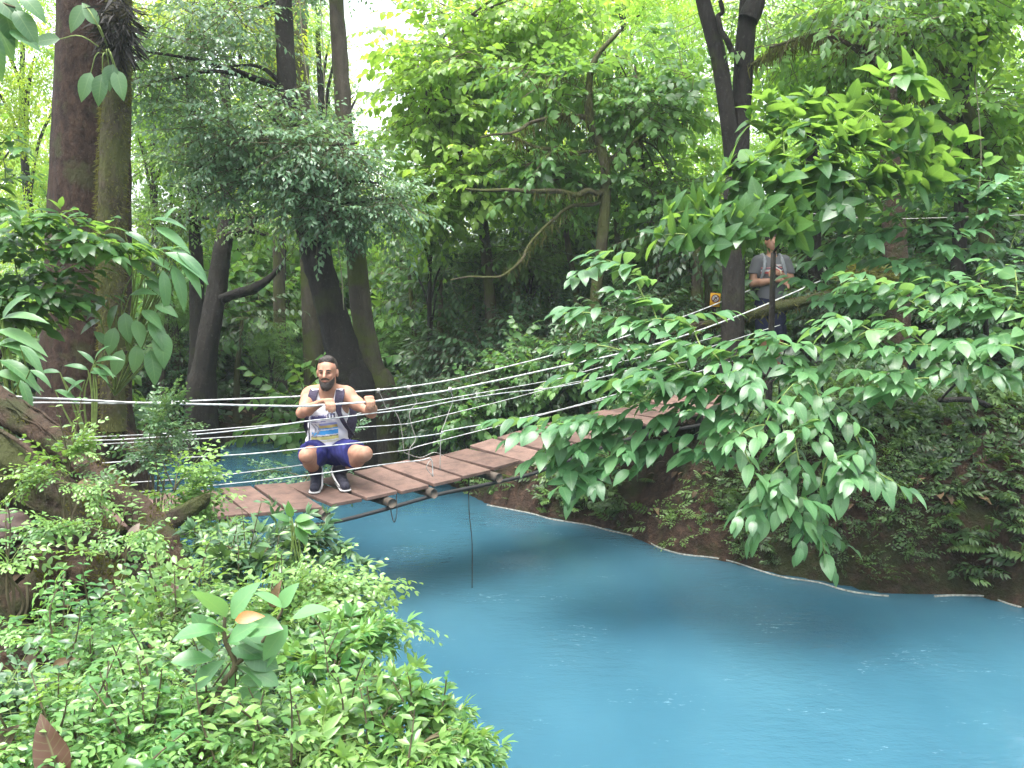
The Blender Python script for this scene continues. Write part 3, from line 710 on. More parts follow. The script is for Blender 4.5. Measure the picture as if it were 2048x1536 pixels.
# hair, beard, face
f = Field(hz - .15, hz + .15, .004); f.ell(hz + [0, .022, .030], (.0705, .094, .086), .01); f.cap(hz + [-.034, -.045, .086], hz + [.036, -.035, .092], .016, .019, .03)
f.half(hz + [0, -.066, .062], (0, -.75, -.42)); f.ell(hz + [0, -.10, -.005], (.058, .075, .070), .01, sub=True)
for sx in (-1, 1): f.ell(hz + [sx * .078, .0, -.02], (.018, .03, .034), .005, sub=True)
f.half(hz + [0, 0, -.045], (0, .1, -1)); hv = f.f; g = f.grid(); f.f = (f.f + .0025 * np.sin(g[..., 0] * 420 + g[..., 2] * 160) * np.sin(g[..., 1] * 380 + g[..., 0] * 120)).astype(np.float32); f.build('hair', M_HAIR, man)
f = Field(hz - .17, hz + .12, .004); f.ell(hz + [0, -.020, -.054], (.0565, .069, .080), .01); f.ell(hz + [0, -.064, -.106], (.031, .033, .030), .03)
f.half(hz + [0, -.02, -.034], (0, -.62, 1)); f.ell(hz + [0, -.105, -.028], (.040, .05, .024), .004, sub=True); f.cap(hz + [-.015, -.10, -.063], hz + [.015, -.10, -.063], .0085, .0085, .005, sub=True)
f.half(hz + [0, .025, 0], (0, 1, .2)); f.build('beard', M_HAIR, man)
m = MB(); m.tube([hz + [-.030, -.076, -.055], hz + [-.013, -.090, -.045], hz + [0, -.094, -.043], hz + [.013, -.090, -.045], hz + [.030, -.076, -.055]], [.004, .0065, .0055, .0065, .004], 8); m.build('moustache', M_HAIR, man)
m = MB(); m.tube([hz + [-.017, -.079, -.061], hz + [0, -.0875, -.0635], hz + [.017, -.079, -.061]], [.0025, .0052, .0025], 8); m.build('mouth', M_LIP, man)
for sx in (-1, 1):
    m = MB(); m.tube([hz + [sx * .012, -.090, .012], hz + [sx * .027, -.0885, .0165], hz + [sx * .043, -.074, .011]], [.004, .005, .0028], 6); m.build('eyebrow', M_HAIR, man)
    m = MB(); m.tube([hz + [sx * .017, -.0825, -.004], hz + [sx * .027, -.0845, -.002], hz + [sx * .038, -.076, -.005]], [.0026, .0046, .0026], 6); m.build('eye', M_EYE, man)
# tank top
f = Field(lo, hi, .0055); torso(f, .012); trap(f, .012)
f.ell(neck + [0, -.10, .0], (.060, .13, .085), .01, sub=True); f.ell(neck + [0, .0, .06], (.070, .09, .075), .01, sub=True); f.half(neck + [0, 0, .035], (0, 0, 1))
f.ell(shL + [-.022, -.01, -.035], (.066, .19, .125), .01, sub=True); f.ell(shR + [.022, -.01, -.035], (.066, .19, .125), .01, sub=True)
f.half(pel + [0, 0, .02], (0, .15, -1))
def top_col(V):
    """printed front: navy bars, a column and a striped lower half"""
    px_ = 1024 + V[:, 0] / V[:, 1] * F_PX
    x = (V[:, 0] - pel[0]); z = V[:, 2] - pel[2]; fr = V[:, 1] < pel[1] - .06
    c = np.tile(np.array([.74, .72, .75]), (len(V), 1)); zz = z - .10 * x
    def put(m, col): c[m & fr] = col
    put((zz > .235) & (zz < .262) & (x > -.075) & (x < .05), (.10, .09, .22))
    put((zz > .263) & (zz < .270) & (x > -.075) & (x < .10), (.25, .25, .42))
    put((zz > .215) & (zz < .222) & (x > -.075) & (x < .04), (.20, .19, .38))
    for a in (.062, .082, .102): put((zz > .236) & (zz < .276) & (np.abs(x - a) < .0055), (.05, .05, .09))
    put((zz > .272) & (zz < .277) & (x > .056) & (x < .108), (.05, .05, .09))
    put((zz > .165) & (zz < .20) & (x > -.02) & (x < .115), (.62, .47, .16)); put((zz > .187) & (zz < .205) & (x > -.01) & (x < .115), (.33, .35, .60))
    put((zz > .115) & (zz < .165) & (x > -.03) & (x < .115), (.06, .30, .62)); put((zz > .112) & (zz < .138) & (x > -.08) & (x < -.03), (.07, .33, .62))
    put((zz > .148) & (zz < .156) & (x > -.03) & (x < .115), (.70, .71, .74))
    put((zz > .076) & (zz < .106) & (x > -.09) & (x < .115), (.66, .60, .22)); put((zz > .100) & (zz < .107) & (x > -.09) & (x < .115), (.16, .15, .12))
    put((zz > .055) & (zz < .070) & (x > -.09) & (x < .115), (.62, .58, .42))
    for a in (-.065, -.035): put((zz > .112 + (x - a) * .5) & (zz < .205) & (np.abs(x - a - .018 * np.sin(zz * 50)) < .006), (.35, .33, .36))
    side = (np.abs(x + .105 - .05 * (z - .15)) < .006) & (z < .33) & fr; c[side] = (.03, .03, .05)
    return c
g = f.grid(); f.f = (f.f + .0035 * np.sin(g[..., 2] * 70 + g[..., 0] * 45 + 2 * np.sin(g[..., 0] * 30)) * np.sin(g[..., 0] * 38 - g[..., 1] * 30)).astype(np.float32)
f.build('tank_top', M_CLOTH, man, top_col)
# shorts
f = Field(lo, hi, .0055); f.ell(pel + [0, 0, .0], (.172, .140, .115), .04)
for hp, kn_ in ((hipL, knL), (hipR, knR)):
    e = hp + (kn_ - hp) * .62; f.cap(hp, e, .100, .092, .04); f.cap(hp + [0, -.02, -.04], e + [0, 0, -.045], .075, .06, .03)
f.half(pel + [0, 0, .075], (0, .2, 1))
g = f.grid(); 
for hp, kn_ in ((hipL, knL), (hipR, knR)):
    n = (kn_ - hp) / np.linalg.norm(kn_ - hp); cut = ((g - (hp + (kn_ - hp) * .62)) @ n); near_ = np.sign((g - pel)[..., 0]) == np.sign((kn_ - pel)[0])
    f.f = np.where(near_, np.maximum(f.f, cut), f.f).astype(np.float32)
g = f.grid(); f.f = (f.f + .0035 * np.sin(g[..., 2] * 70 + g[..., 0] * 45 + 2 * np.sin(g[..., 0] * 30)) * np.sin(g[..., 0] * 38 - g[..., 1] * 30)).astype(np.float32)
f.build('shorts', M_NAVY, man)
for an_, he_, to_, kn_ in ((anL, heL, toL, knL), (anR, heR, toR, knR)):
    f = Field(lo, hi, .005); f.cap(an_ + (kn_ - an_) * .28, an_, .046, .046, .015); f.cap(an_, he_, .046, .042, .02); f.cap(he_, to_, .042, .034, .02); f.cap(he_ + [0, -.03, .02], to_ + (he_ - to_) * .25 + [0, 0, .012], .038, .031, .015)
    zb = deck_at(to_)
    up_ = f.copy(); up_.half([0, 0, zb + .014], (0, 0, -1))
    shoe = up_.build('shoe', M_SHOE, man)
    so_ = Field(lo, hi, .005); so_.cap(he_ + [0, .004, -.022], to_ + [0, -.006, -.008], .049, .045, .01); so_.half([0, 0, zb + .014], (0, 0, 1)); so_.half([0, 0, zb + .004], (0, 0, -1))
    so_.build('sole', M_SOLE, shoe)
    m = MB(); sx = 1 if an_ is anL else -1
    m.tube([an_ + [sx * .046, .0, .04], an_ + [sx * .054, -.03, -.01], an_ + (to_ - an_) * .5 + [sx * .054, -.01, -.01], to_ + [sx * .044, .03, -.012]], [.004, .0085, .0075, .004], 6); m.build('side_panel', M_SOLE, shoe)
# backpack worn by him
bp = empty('backpack', pel + [0, .19, .1], 'dark backpack worn on the back of the crouching man, straps over his shoulders', 'backpack')
f = Field(lo + [-.1, .5, 0], hi + [.1, .3, .1], .008); 
bc = (chest + pel) / 2 + [0, .20, .06]
f.ell(bc, (.185, .10, .24), .02); f.ell(bc + [0, .05, -.08], (.15, .09, .13), .03); f.half(bc + [0, -.09, 0], (0, -1, 0)); f.build('pack', M_PACK, bp)
for sx, sh in ((-1, shL), (1, shR)):
    t0 = sh + [-sx * .048, 0, .058]
    path = np.array([bc + [sx * .10, -.08, .20], sh + [-sx * .045, .07, .045], t0, sh + [-sx * .043, -.085, .005], chest + [sx * .108, -.125, .02], chest + [sx * .145, -.08, -.09], bc + [sx * .17, -.08, -.12]])
    pp = smooth_path(path, 6); T = np.gradient(pp, axis=0); T /= np.linalg.norm(T, axis=1, keepdims=True); X = np.array([1., .0, 0]) - T * T[:, :1]; X /= np.linalg.norm(X, axis=1, keepdims=True); N_ = np.cross(X, T)
    wv = np.interp(np.linspace(0, 1, len(pp)), [0, .1, .55, .72, 1], [.03, .033, .031, .014, .012])[:, None]; th = .007
    V = np.stack([pp - X * wv - N_ * th, pp + X * wv - N_ * th, pp + X * wv + N_ * th, pp - X * wv + N_ * th], 1).reshape(-1, 3); k = len(pp)
    Q = [[4 * i + a, 4 * i + (a + 1) % 4, 4 * i + 4 + (a + 1) % 4, 4 * i + 4 + a] for i in range(k - 1) for a in range(4)]
    m = MB(); m.addq(V, Q); m.build('strap', M_PACK, bp, smooth=False)

# ---- the man standing beyond the bridge
b2 = P(1536, 752, 10.6); b2 = gpt(b2[0], b2[1]); B2Z = P(1536, 752, 10.6)[2]; b2[2] = B2Z
person2 = empty('person', b2, 'man in grey tee and white shoes standing with folded arms behind a thin stem', 'person')
def q2(x, y, z): return b2 + np.array([x, y, z])
lo2, hi2 = b2 + [-.42, -.42, -.02], b2 + [.42, .36, 1.82]
fd = Field(lo2, hi2, .008)
for sx in (-1, 1):
    hp, kn_, an_ = q2(sx * .09, 0, .90), q2(sx * .10 + .02, -.03, .49), q2(sx * .09 + .03, .02, .09)
    limb(fd, hp, kn_, .088, .082, .055, .03); limb(fd, kn_, an_, .052, .056, .036, .02, (0, .02, 0), .35); fd.cap(an_, q2(sx * .1 + .08, -.12, .035), .037, .026, .02)
fd.ell(q2(0, .01, .98), (.155, .115, .13), .05); fd.ell(q2(0, 0, 1.15), (.15, .11, .17), .05); fd.ell(q2(0, .0, 1.32), (.175, .118, .15), .05)
fd.cap(q2(-.13, .0, 1.43), q2(.13, .0, 1.43), .06, .06, .04); fd.cap(q2(0, .01, 1.44), q2(0, 0, 1.60), .058, .055, .03)
fd.ell(q2(0, .015, 1.68), (.075, .093, .095), .02); fd.ell(q2(0, -.02, 1.62), (.058, .07, .072), .03); fd.cap(q2(0, -.095, 1.665), q2(0, -.112, 1.635), .01, .014, .01)
for sx in (-1, 1): fd.ell(q2(sx * .077, .01, 1.655), (.011, .02, .03), .006)
for sx, wr, kk in ((-1, q2(.04, -.20, 1.19), q2(.10, -.205, 1.165)), (1, q2(.03, -.165, 1.275), q2(-.03, -.18, 1.285))):
    sh = q2(sx * .19, 0, 1.41); el = q2(sx * .235, -.04, 1.15 + (.04 if sx > 0 else 0)); limb(fd, sh, el, .056, .052, .042, .03); limb(fd, el, wr, .042, .045, .028, .03, at=.3)
    hand(fd, wr, kk, kk - wr, [0, -.4, -1], [0, -.3, -1] , curl=(.3, .9, 1.2))
fd.build('body', M_SKIN2, person2)
f = Field(q2(-.15, -.17, 1.5), q2(.15, .17, 1.84), .006); f.ell(q2(0, .02, 1.70), (.081, .098, .095), .01); f.ell(q2(0, -.1, 1.65), (.068, .075, .075), .01, sub=True); f.half(q2(0, 0, 1.62), (0, .1, -1)); f.build('hair', M_HAIR, person2)
f = Field(lo2, hi2, .008); f.ell(q2(0, .01, .99), (.172, .132, .15), .05); f.ell(q2(0, 0, 1.15), (.168, .127, .18), .05); f.ell(q2(0, 0, 1.32), (.188, .132, .155), .05); f.cap(q2(-.13, 0, 1.43), q2(.13, 0, 1.43), .073, .073, .04)
for sx in (-1, 1): f.cap(q2(sx * .17, 0, 1.42), q2(sx * .222, -.02, 1.26), .075, .072, .03)
f.ell(q2(0, -.02, 1.52), (.07, .08, .075), .01, sub=True); f.half(q2(0, 0, .93), (0, 0, -1))
g = f.grid()
for sx in (-1, 1):
    msk = (g[..., 0] - b2[0]) * sx > .195; f.f = np.where(msk, np.maximum(f.f, (b2[2] + 1.27 - g[..., 2])), f.f).astype(np.float32)
def tee_col(V):
    x = np.abs(V[:, 0] - b2[0]); z = V[:, 2] - b2[2]; c = np.tile(np.array([.135, .135, .145]), (len(V), 1)); fr = V[:, 1] < b2[1] - .05
    zz = z - .55 * np.abs(x - .09) * (V[:, 0] > b2[0]) - .02
    for a, h, col in ((1.262, .011, (.50, .09, .09)), (1.284, .009, (.62, .6, .6)), (1.302, .008, (.06, .06, .10)), (1.318, .006, (.55, .2, .2))): c[fr & (np.abs(zz - a) < h) & (x < .15)] = col
    c[fr & (z > 1.36) & (z < 1.378) & (V[:, 0] > b2[0] + .03) & (V[:, 0] < b2[0] + .11)] = (.5, .5, .5)
    return c
f.build('tee_shirt', M_TEE, person2, tee_col)
f = Field(lo2, hi2, .008); f.ell(q2(0, .01, .95), (.168, .13, .11), .04)
for sx in (-1, 1): f.cap(q2(sx * .09, 0, .9), q2(sx * .105 + .015, -.02, .53), .102, .088, .03)
f.half(q2(0, 0, .52), (0, 0, -1)); f.half(q2(0, 0, 1.02), (0, 0, 1)); f.build('shorts', plain('dark_navy_cloth', (.016, .018, .045), .85, .2), person2)
for sx in (-1, 1):
    f = Field(lo2, hi2, .007); a_ = q2(sx * .09 + .03, .03, .06); t_ = q2(sx * .10 + .12, -.14, .04); f.cap(a_ + [0, 0, .05], a_, .042, .045, .02); f.cap(a_, t_, .046, .038, .03); f.half([0, 0, b2[2] + .003], (0, 0, -1)); f.build('shoe', plain('white_shoe', (.70, .70, .70), .5, .4, .1, 20), person2)
m = MB(); m.tube([q2(.055, -.155, 1.31), q2(.058, -.19, 1.30), q2(.062, -.196, 1.268), q2(.06, -.165, 1.243)], [.006], 6); m.build('bracelet', plain('pale_bracelet', (.6, .5, .35), .5), person2)
bp2 = empty('backpack', q2(0, .2, 1.2), 'grey backpack with blue lower pocket worn by the man behind the stem', 'backpack')
f = Field(q2(-.3, .05, .85), q2(.3, .42, 1.6), .009); f.ell(q2(-.02, .20, 1.2), (.20, .11, .27), .02); f.half(q2(0, .12, 0), (0, -1, 0)); f.build('pack', plain('grey_pack_cloth', (.10, .115, .125), .8, .3), bp2)
f = Field(q2(-.3, .05, .85), q2(.3, .42, 1.4), .009); f.ell(q2(-.03, .24, 1.06), (.185, .10, .13), .02); f.half(q2(0, .13, 0), (0, -1, 0)); f.build('pocket', plain('blue_pack_cloth', (.03, .04, .075), .8, .3), bp2)
for sx in (-1, 1):
    m = MB(); m.tube([q2(sx * .10, .13, 1.46), q2(sx * .105, .02, 1.502), q2(sx * .11, -.10, 1.40), q2(sx * .135, -.125, 1.28), q2(sx * .165, -.05, 1.12), q2(sx * .17, .12, 1.05)], [.022, .024, .023, .02, .013, .012], 8, 0, 0, 5); m.build('strap', plain('pale_grey_strap', (.24, .25, .27), .8), bp2)

# ------------------------------------------------------------------ trees of the forest
def limbs_to(m, start, ends, r0=.05, r1=.012, sag=.1, mi=0):
    for e in ends:
        mid = (start + e) / 2 + rng.normal(0, .12, 3) * np.linalg.norm(e - start) * .4 + [0, 0, sag]
        m.tube([start, mid, e], [r0, (r0 + r1) / 2, r1], 6, mi, 0, 5, caps=False)

def trunk_px(pts):
    """(x, y, Y, radius in px) -> points and radii"""
    return np.array([P(x, y, Y) for x, y, Y, r in pts]), np.array([r * m_per_px(Y) for x, y, Y, r in pts])

def tree(name, label, cat, group, trunks, bark, clumps, lm, sprays, tm, tint=(.2, .75), scale=1.0, sub=9, limb=True, wob=.12, sides=14, twig=.006):
    """trunks: list of px polylines, the first from the ground up"""
    p0, r0 = trunk_px(trunks[0]); g = gpt(p0[0][0], p0[0][1])
    base = np.array([p0[0][0], p0[0][1], min(g[2], p0[0][2])])
    root = empty(name, base, label, cat, group)
    m = MB()
    for i, t in enumerate(trunks):
        p, r = trunk_px(t)
        if i == 0:
            p = np.vstack([[p[0] + [0, 0, -max(0, p[0][2] - g[2]) - .15]], p]); r = np.concatenate([[r[0] * 1.2], r])
        if i and len(p) > 2 and r[0] < .05:
            q_ = smooth_path(p, 3); q_[1:-1] += rng.normal(0, .02, (len(q_) - 2, 3)); r = resample(r, len(q_)) * .8; p = q_
        m.tube(p, r, sides if i == 0 else 9, 0, wob if i == 0 else wob * 1.3, 6 if i == 0 else 3)
    cl = [px_clump(*c[:6]) + (c[6],) for c in clumps]
    if limb:
        allp = np.vstack([trunk_px(t)[0] for t in trunks])
        for c, r, n in cl:
            d = np.linalg.norm(allp - c, axis=1); s_ = allp[np.argmin(d)]
            k = np.clip(r0[-1] * .5, .012, .05); limbs_to(m, s_, [c + rng.normal(0, .4, 3) * r for _ in range(3)], k, .008)
    m.build('trunk', bark, root)
    if cl:
        m = MB(); crown(m, cl, sprays, tm, tint, scale, sub, twig); m.build('crown', [lm, M_TWIG], root)
    return root

# big reddish trunk on the left with its climbers
tree('tree', 'massive straight red-brown trunk on the left bank', 'tree', None,
     [[(165, 905, 7.3, 108), (170, 800, 7.3, 86), (176, 600, 7.3, 80), (182, 300, 7.3, 73), (186, 0, 7.3, 66), (190, -400, 7.3, 60), (195, -900, 7.3, 50)],
      [(170, 850, 7.25, 40), (120, 870, 7.1, 30), (70, 895, 6.9, 18), (30, 915, 6.8, 8)], [(200, 840, 7.2, 36), (250, 880, 7.0, 24), (290, 915, 6.8, 10)]],
     BK_RED, [(60, -330, 8, 300, 130, 1.5, 170)], M_MID, SP_BROAD, LF_MID, wob=.05, sides=40, sub=12)
m = MB(); p, r = trunk_px([(228, 860, 6.95, 24), (222, 600, 6.92, 25), (222, 420, 6.92, 27), (229, 250, 6.95, 26), (236, 100, 6.98, 22), (240, -200, 7.0, 20), (236, -500, 7.05, 16)])
m.tube(p, r, 22, 0, .16, 8); lia = m.build('liana', BK_MOSS, None, p[0]); tag(lia, 'thick mossy climber stem pressed to the right side of the massive trunk', 'liana')
m = MB(); pp = smooth_path(p, 12); rr = resample(r, len(pp)); n_ = 9000; i = rng.integers(0, int(len(pp) * .86), n_); th = rng.uniform(0, 6.283, n_)
nr = np.stack([np.cos(th), np.sin(th), 0 * th], 1); keep_ = vnoise(pp[i][:, 2] * 6, th * 1.5, 1, 61) > -.5
m.leaves(leaf(2, .09, .1, .5, 'lance'), (pp[i] + nr * rr[i][:, None] * .95 + rng.normal(0, .06, (n_, 1)) * [0, 0, 1])[keep_], (nr * .7 + rng.normal(0, .35, (n_, 3)) + [0, 0, -.6])[keep_], rng.normal(0, 1, (n_, 3))[keep_], rng.uniform(.02, .05, n_)[keep_], rng.uniform(.3, 1, n_)[keep_])
m.build('moss', M_MOSS, lia)
root = empty('epiphyte', P(232, 60, 6.85), 'dark shaggy epiphyte clump with hanging oval leaves high on the massive trunk', 'epiphyte')
m = MB(); c0 = P(236, 55, 6.82)
pts, hd = ellipsoid_pts(c0, np.array([.12, .1, .27]), 420, 2); hd[:, 2] -= .8
m.leaves(leaf(2, .06, .2, .6), pts, hd, rng.normal(0, 1, pts.shape), rng.uniform(.10, .24, len(pts)), rng.uniform(0, .3, len(pts)))
m.build('root_mass', leafmat('dark_roots', (.012, .011, .009), (.022, .02, .015), (.05, .06, .03), .05, .8), root)
m = MB(); 
for (x, y, a, L_) in [(182, 165, 250, .24), (205, 168, 262, .25), (218, 150, 272, .20), (233, 160, 285, .24), (226, 148, 268, .17), (170, 30, 240, .24), (120, 98, 185, .22), (196, 70, 120, .2)]:
    q = P(x, y - 20, 6.7); a = math.radians(a); d = np.array([math.cos(a), -.25, math.sin(a)])
    m.leaves(LF_BIG, q[None], d[None], np.array([[.2, -1, .3]]), np.array([L_]), rng.uniform(.2, .6, 1))
    m.tube([P(222, 112, 6.8), (P(222, 108, 6.7) + q) / 2 + [0, -.05, .06], q], [.006, .005, .004], 5, 1, 0, 4)
m.build('leaves', [M_BROAD, M_TWIGG], root)

# mid-distance trunks
tree('tree', 'curved dark tree with a limb reaching right before the bright gap', 'tree', None,
     [[(402, 800, 11.5, 30), (408, 740, 11.5, 22), (420, 660, 11.5, 20), (437, 560, 11.6, 19), (444, 500, 11.6, 18), (452, 440, 11.7, 16), (456, 330, 11.8, 12), (450, 150, 11.8, 9)],
      [(436, 600, 11.55, 10), (470, 588, 11.4, 9), (505, 578, 11.3, 9), (535, 560, 11.2, 7), (565, 530, 11.1, 4)], [(449, 475, 11.6, 9), (475, 464, 11.5, 7), (500, 462, 11.4, 5), (530, 470, 11.3, 3)]],
     BK_DARK, [(400, 300, 12, 130, 90, 1.0, 130), (330, 420, 12.2, 90, 60, .8, 60), (520, 440, 11.5, 60, 30, .5, 30)], M_MID, SP_TREE, LF_MID)
tree('tree', 'straight dark trunk close behind the curved trunk at left', 'tree', None,
     [[(398, 790, 12.4, 22), (396, 700, 12.4, 16), (393, 560, 12.4, 14), (388, 400, 12.5, 12), (380, 150, 12.5, 9), (375, -150, 12.5, 7)]], BK_DARK, [(380, 60, 12.5, 190, 150, 1.3, 200)], M_YEL, SP_TREE, LF_MID)
tree('tree', 'big dark leaning trunk rising behind the crouching man', 'tree', None,
     [[(712, 800, 9.9, 38), (695, 745, 9.9, 32), (672, 660, 9.9, 28), (648, 570, 9.9, 26), (626, 470, 9.9, 27), (606, 380, 9.9, 24), (588, 300, 9.9, 24), (575, 180, 9.9, 20), (566, 0, 9.9, 17), (560, -250, 9.9, 12)]],
     BK_DARK, [(370, 150, 9.6, 120, 110, .9, 150), (520, 260, 9.4, 150, 70, .9, 170), (450, 60, 10, 130, 70, .8, 110), (650, 310, 9.3, 110, 55, .7, 120), (440, 350, 9.5, 90, 55, .6, 70), (760, 400, 9.4, 60, 60, .5, 55), (670, 420, 9.2, 80, 40, .5, 60), (600, 360, 9.6, 50, 50, .4, 60)],
     M_BLUE, SP_TREE, LF_MID, wob=.2, sides=18, sub=12)
tree('tree', 'slimmer lichen-spotted trunk just right of the big leaning trunk', 'tree', None,
     [[(760, 800, 10.3, 34), (745, 745, 10.3, 24), (726, 640, 10.3, 20), (712, 500, 10.3, 18), (698, 380, 10.3, 17), (688, 250, 10.3, 17), (680, 120, 10.3, 16), (672, 0, 10.3, 15), (660, -300, 10.3, 10)]],
     BK_MID, [(650, -60, 10.3, 120, 50, .7, 60), (690, 420, 10.0, 40, 50, .4, 40)], M_BLUE, SP_TREE, LF_MID, sides=16)
tree('tree', 'vine-hung trunk at the top left of centre, half hidden by blue-green leaves', 'tree', None,
     [[(628, 780, 13.5, 20), (618, 500, 13.5, 18), (604, 240, 13.5, 19), (594, 60, 13.5, 20), (585, -150, 13.5, 16)]], BK_MID, [(520, -20, 13.6, 150, 60, 1., 80)], M_MID, SP_TREE, LF_MID)
tree('tree', 'thin pale trunk left of the vine-hung trunk near the top edge', 'tree', None,
     [[(562, 790, 14.2, 14), (556, 450, 14.2, 12), (548, 200, 14.2, 12), (540, 0, 14.2, 11), (535, -200, 14.2, 9)]], BK_MID, [(470, -60, 14.4, 200, 130, 1.4, 150)], M_YEL, SP_TREE, LF_MID)
tree('tree', 'forked black-barked tree rising through the right half', 'tree', None,
     [[(1462, 780, 9.1, 26), (1466, 700, 9.1, 22), (1468, 560, 9.1, 21), (1468, 420, 9.1, 21), (1474, 330, 9.1, 21), (1482, 220, 9.1, 19), (1490, 90, 9.1, 19), (1500, -20, 9.1, 18), (1512, -200, 9.1, 15)],
      [(1468, 320, 9.1, 20), (1452, 210, 9.0, 16), (1438, 120, 9.0, 15), (1420, 50, 9.0, 14), (1398, -40, 9.0, 13), (1380, -200, 9.0, 11)], [(1478, 130, 9.0, 7), (1462, 95, 8.9, 7), (1442, 40, 8.9, 6), (1440, 0, 8.9, 5)],
      [(1496, 40, 9.0, 22), (1508, 15, 9.0, 21), (1516, -10, 9.0, 16)]],
     BK_DARK, [(1360, -190, 9.2, 200, 70, 1.0, 60), (1600, -190, 9.2, 180, 70, 1.0, 50)], M_MID, SP_BROAD, LF_MID, wob=.1, sides=18)
tree('tree', 'brown trunk wrapped in moss among the leaves at right of the standing man', 'tree', None,
     [[(1796, 760, 8.8, 32), (1794, 640, 8.8, 27), (1792, 540, 8.8, 25), (1788, 430, 8.8, 22), (1780, 300, 8.8, 18), (1776, 150, 8.9, 14)]], BK_ROOT, [(1760, 60, 9, 200, 60, .8, 80)], M_MID, SP_BROAD, LF_MID, wob=.1)
tree('tree', 'thin dark trunk standing just right of the man with folded arms', 'tree', None,
     [[(1640, 770, 11.2, 16), (1638, 640, 11.2, 14), (1628, 480, 11.2, 13), (1622, 300, 11.2, 11), (1600, 100, 11.2, 9)]], BK_DARK, [(1600, 60, 11.3, 190, 100, 1, 120)], M_MID, SP_TREE, LF_MID)

# bright broad-leaved trees in the middle and the light wood behind
tree('tree', 'bright green broad-leaved tree filling the top centre beside the white sky gap', 'tree', None,
     [[(985, 800, 12.0, 14), (980, 600, 12.0, 12), (960, 400, 12.0, 11), (940, 200, 12.0, 8), (930, 40, 12.0, 6)], [(960, 380, 12, 6), (900, 300, 11.6, 5), (850, 220, 11.4, 4)], [(965, 420, 12, 6), (1040, 330, 11.8, 5), (1100, 200, 11.6, 4)]],
     BK_MID, [(900, 90, 12, 95, 100, 1.0, 110), (980, 150, 11.8, 140, 120, 1.1, 170), (880, 250, 11.6, 110, 90, .9, 120), (1080, 60, 12.2, 150, 100, 1.1, 150), (960, 340, 11.4, 120, 70, .8, 110), (850, 390, 11.2, 80, 60, .7, 70)],
     M_BRIGHT, SP_BROAD, LF_MIDW, sub=10)
tree('tree', 'moss-draped tree with crooked bare branches right of centre', 'mossy tree', None,
     [[(1195, 800, 10.4, 13), (1190, 620, 10.4, 11), (1205, 480, 10.4, 11), (1212, 360, 10.4, 10), (1200, 290, 10.4, 9), (1180, 240, 10.4, 8), (1185, 130, 10.4, 6), (1240, 60, 10.5, 4)],
      [(1180, 240, 10.4, 7), (1140, 228, 10.3, 6), (1090, 240, 10.2, 5), (1040, 262, 10.1, 4), (960, 275, 10.0, 2)], [(1210, 380, 10.4, 8), (1150, 385, 10.2, 7), (1060, 380, 10.0, 5), (930, 378, 9.8, 3)], [(1208, 400, 10.4, 5), (1130, 420, 10.2, 4), (1080, 470, 10.0, 3.5), (1010, 545, 9.8, 3), (900, 560, 9.6, 2)],
      [(1206, 330, 10.4, 6), (1280, 280, 10.4, 5), (1380, 240, 10.5, 3)], [(1198, 300, 10.4, 5), (1100, 300, 10.3, 4), (1020, 270, 10.2, 3)]],
     BK_MOSS, [(1140, 170, 10.8, 140, 80, .9, 80), (1290, 200, 10.8, 110, 90, .9, 80), (1080, 330, 10.6, 120, 60, .7, 60), (1330, 380, 10.8, 90, 60, .8, 60)], M_MID, SP_BROAD, LF_MIDW)
MOSSY = bpy.data.objects[[o.name for o in COL.objects if o.get('category') == 'mossy tree'][-1]]
def moss_hang(m, pts, n, L=(.05, .22), Yj=.1):
    p = smooth_path(np.array([P(*q) for q in pts]), 8); i = rng.integers(0, len(p), n); q = p[i] + rng.normal(0, .035, (n, 3)) * [1, 1, .5]
    d = np.stack([rng.normal(0, .35, n), rng.normal(0, .35, n), -np.ones(n)], 1)
    m.leaves(leaf(3, .045, .1, .3, 'lance'), q, d, rng.normal(0, 1, (n, 3)), rng.uniform(*L, n) * rng.uniform(.4, 1, n), rng.uniform(0, 1, n))
m = MB()
for pts, n in (([(1180, 240, 10.4), (1140, 228, 10.3), (1090, 240, 10.2), (1040, 262, 10.1)], 330), ([(1210, 380, 10.4), (1150, 385, 10.2), (1060, 380, 10.0)], 260), ([(1130, 420, 10.2), (1080, 470, 10.0), (1010, 545, 9.8)], 200),
               ([(1200, 290, 10.4), (1180, 240, 10.4), (1185, 130, 10.4)], 260), ([(1206, 330, 10.4), (1280, 280, 10.4), (1380, 240, 10.5)], 320), ([(1198, 300, 10.4), (1100, 300, 10.3), (1020, 270, 10.2)], 280), ([(1060, 170, 10.4), (1130, 150, 10.4), (1230, 170, 10.4)], 200)):
    moss_hang(m, pts, n)
m.build('moss', M_MOSS, MOSSY)

# mossy limbs that lean in from the upper right
root = tree('tree', 'fine-branched mossy tree with hanging strands in the upper right corner', 'mossy tree', None,
     [[(1985, 760, 9.8, 16), (1975, 500, 9.8, 14), (1960, 300, 9.8, 12), (1900, 160, 9.8, 10), (1790, 60, 9.7, 8), (1700, 20, 9.6, 6)],
      [(1900, 160, 9.8, 8), (1980, 60, 9.8, 6), (2060, 40, 9.8, 5)], [(1790, 60, 9.7, 5), (1660, 60, 9.4, 5), (1560, 90, 9.2, 4), (1500, 130, 9.0, 3)], [(1960, 300, 9.8, 6), (1850, 190, 9.5, 5), (1760, 60, 9.3, 4), (1700, -40, 9.2, 3)], [(1900, 160, 9.7, 5), (1780, 150, 9.4, 4), (1640, 75, 9.2, 3), (1540, 95, 9, 3)]],
     BK_MOSS, [(1880, 60, 10.2, 180, 100, 1.0, 150), (1660, 120, 10.2, 150, 100, 1.0, 110), (1960, 230, 10.2, 130, 110, 1.0, 130)], M_BRIGHT, SP_BROAD, LF_MIDW)
m = MB()
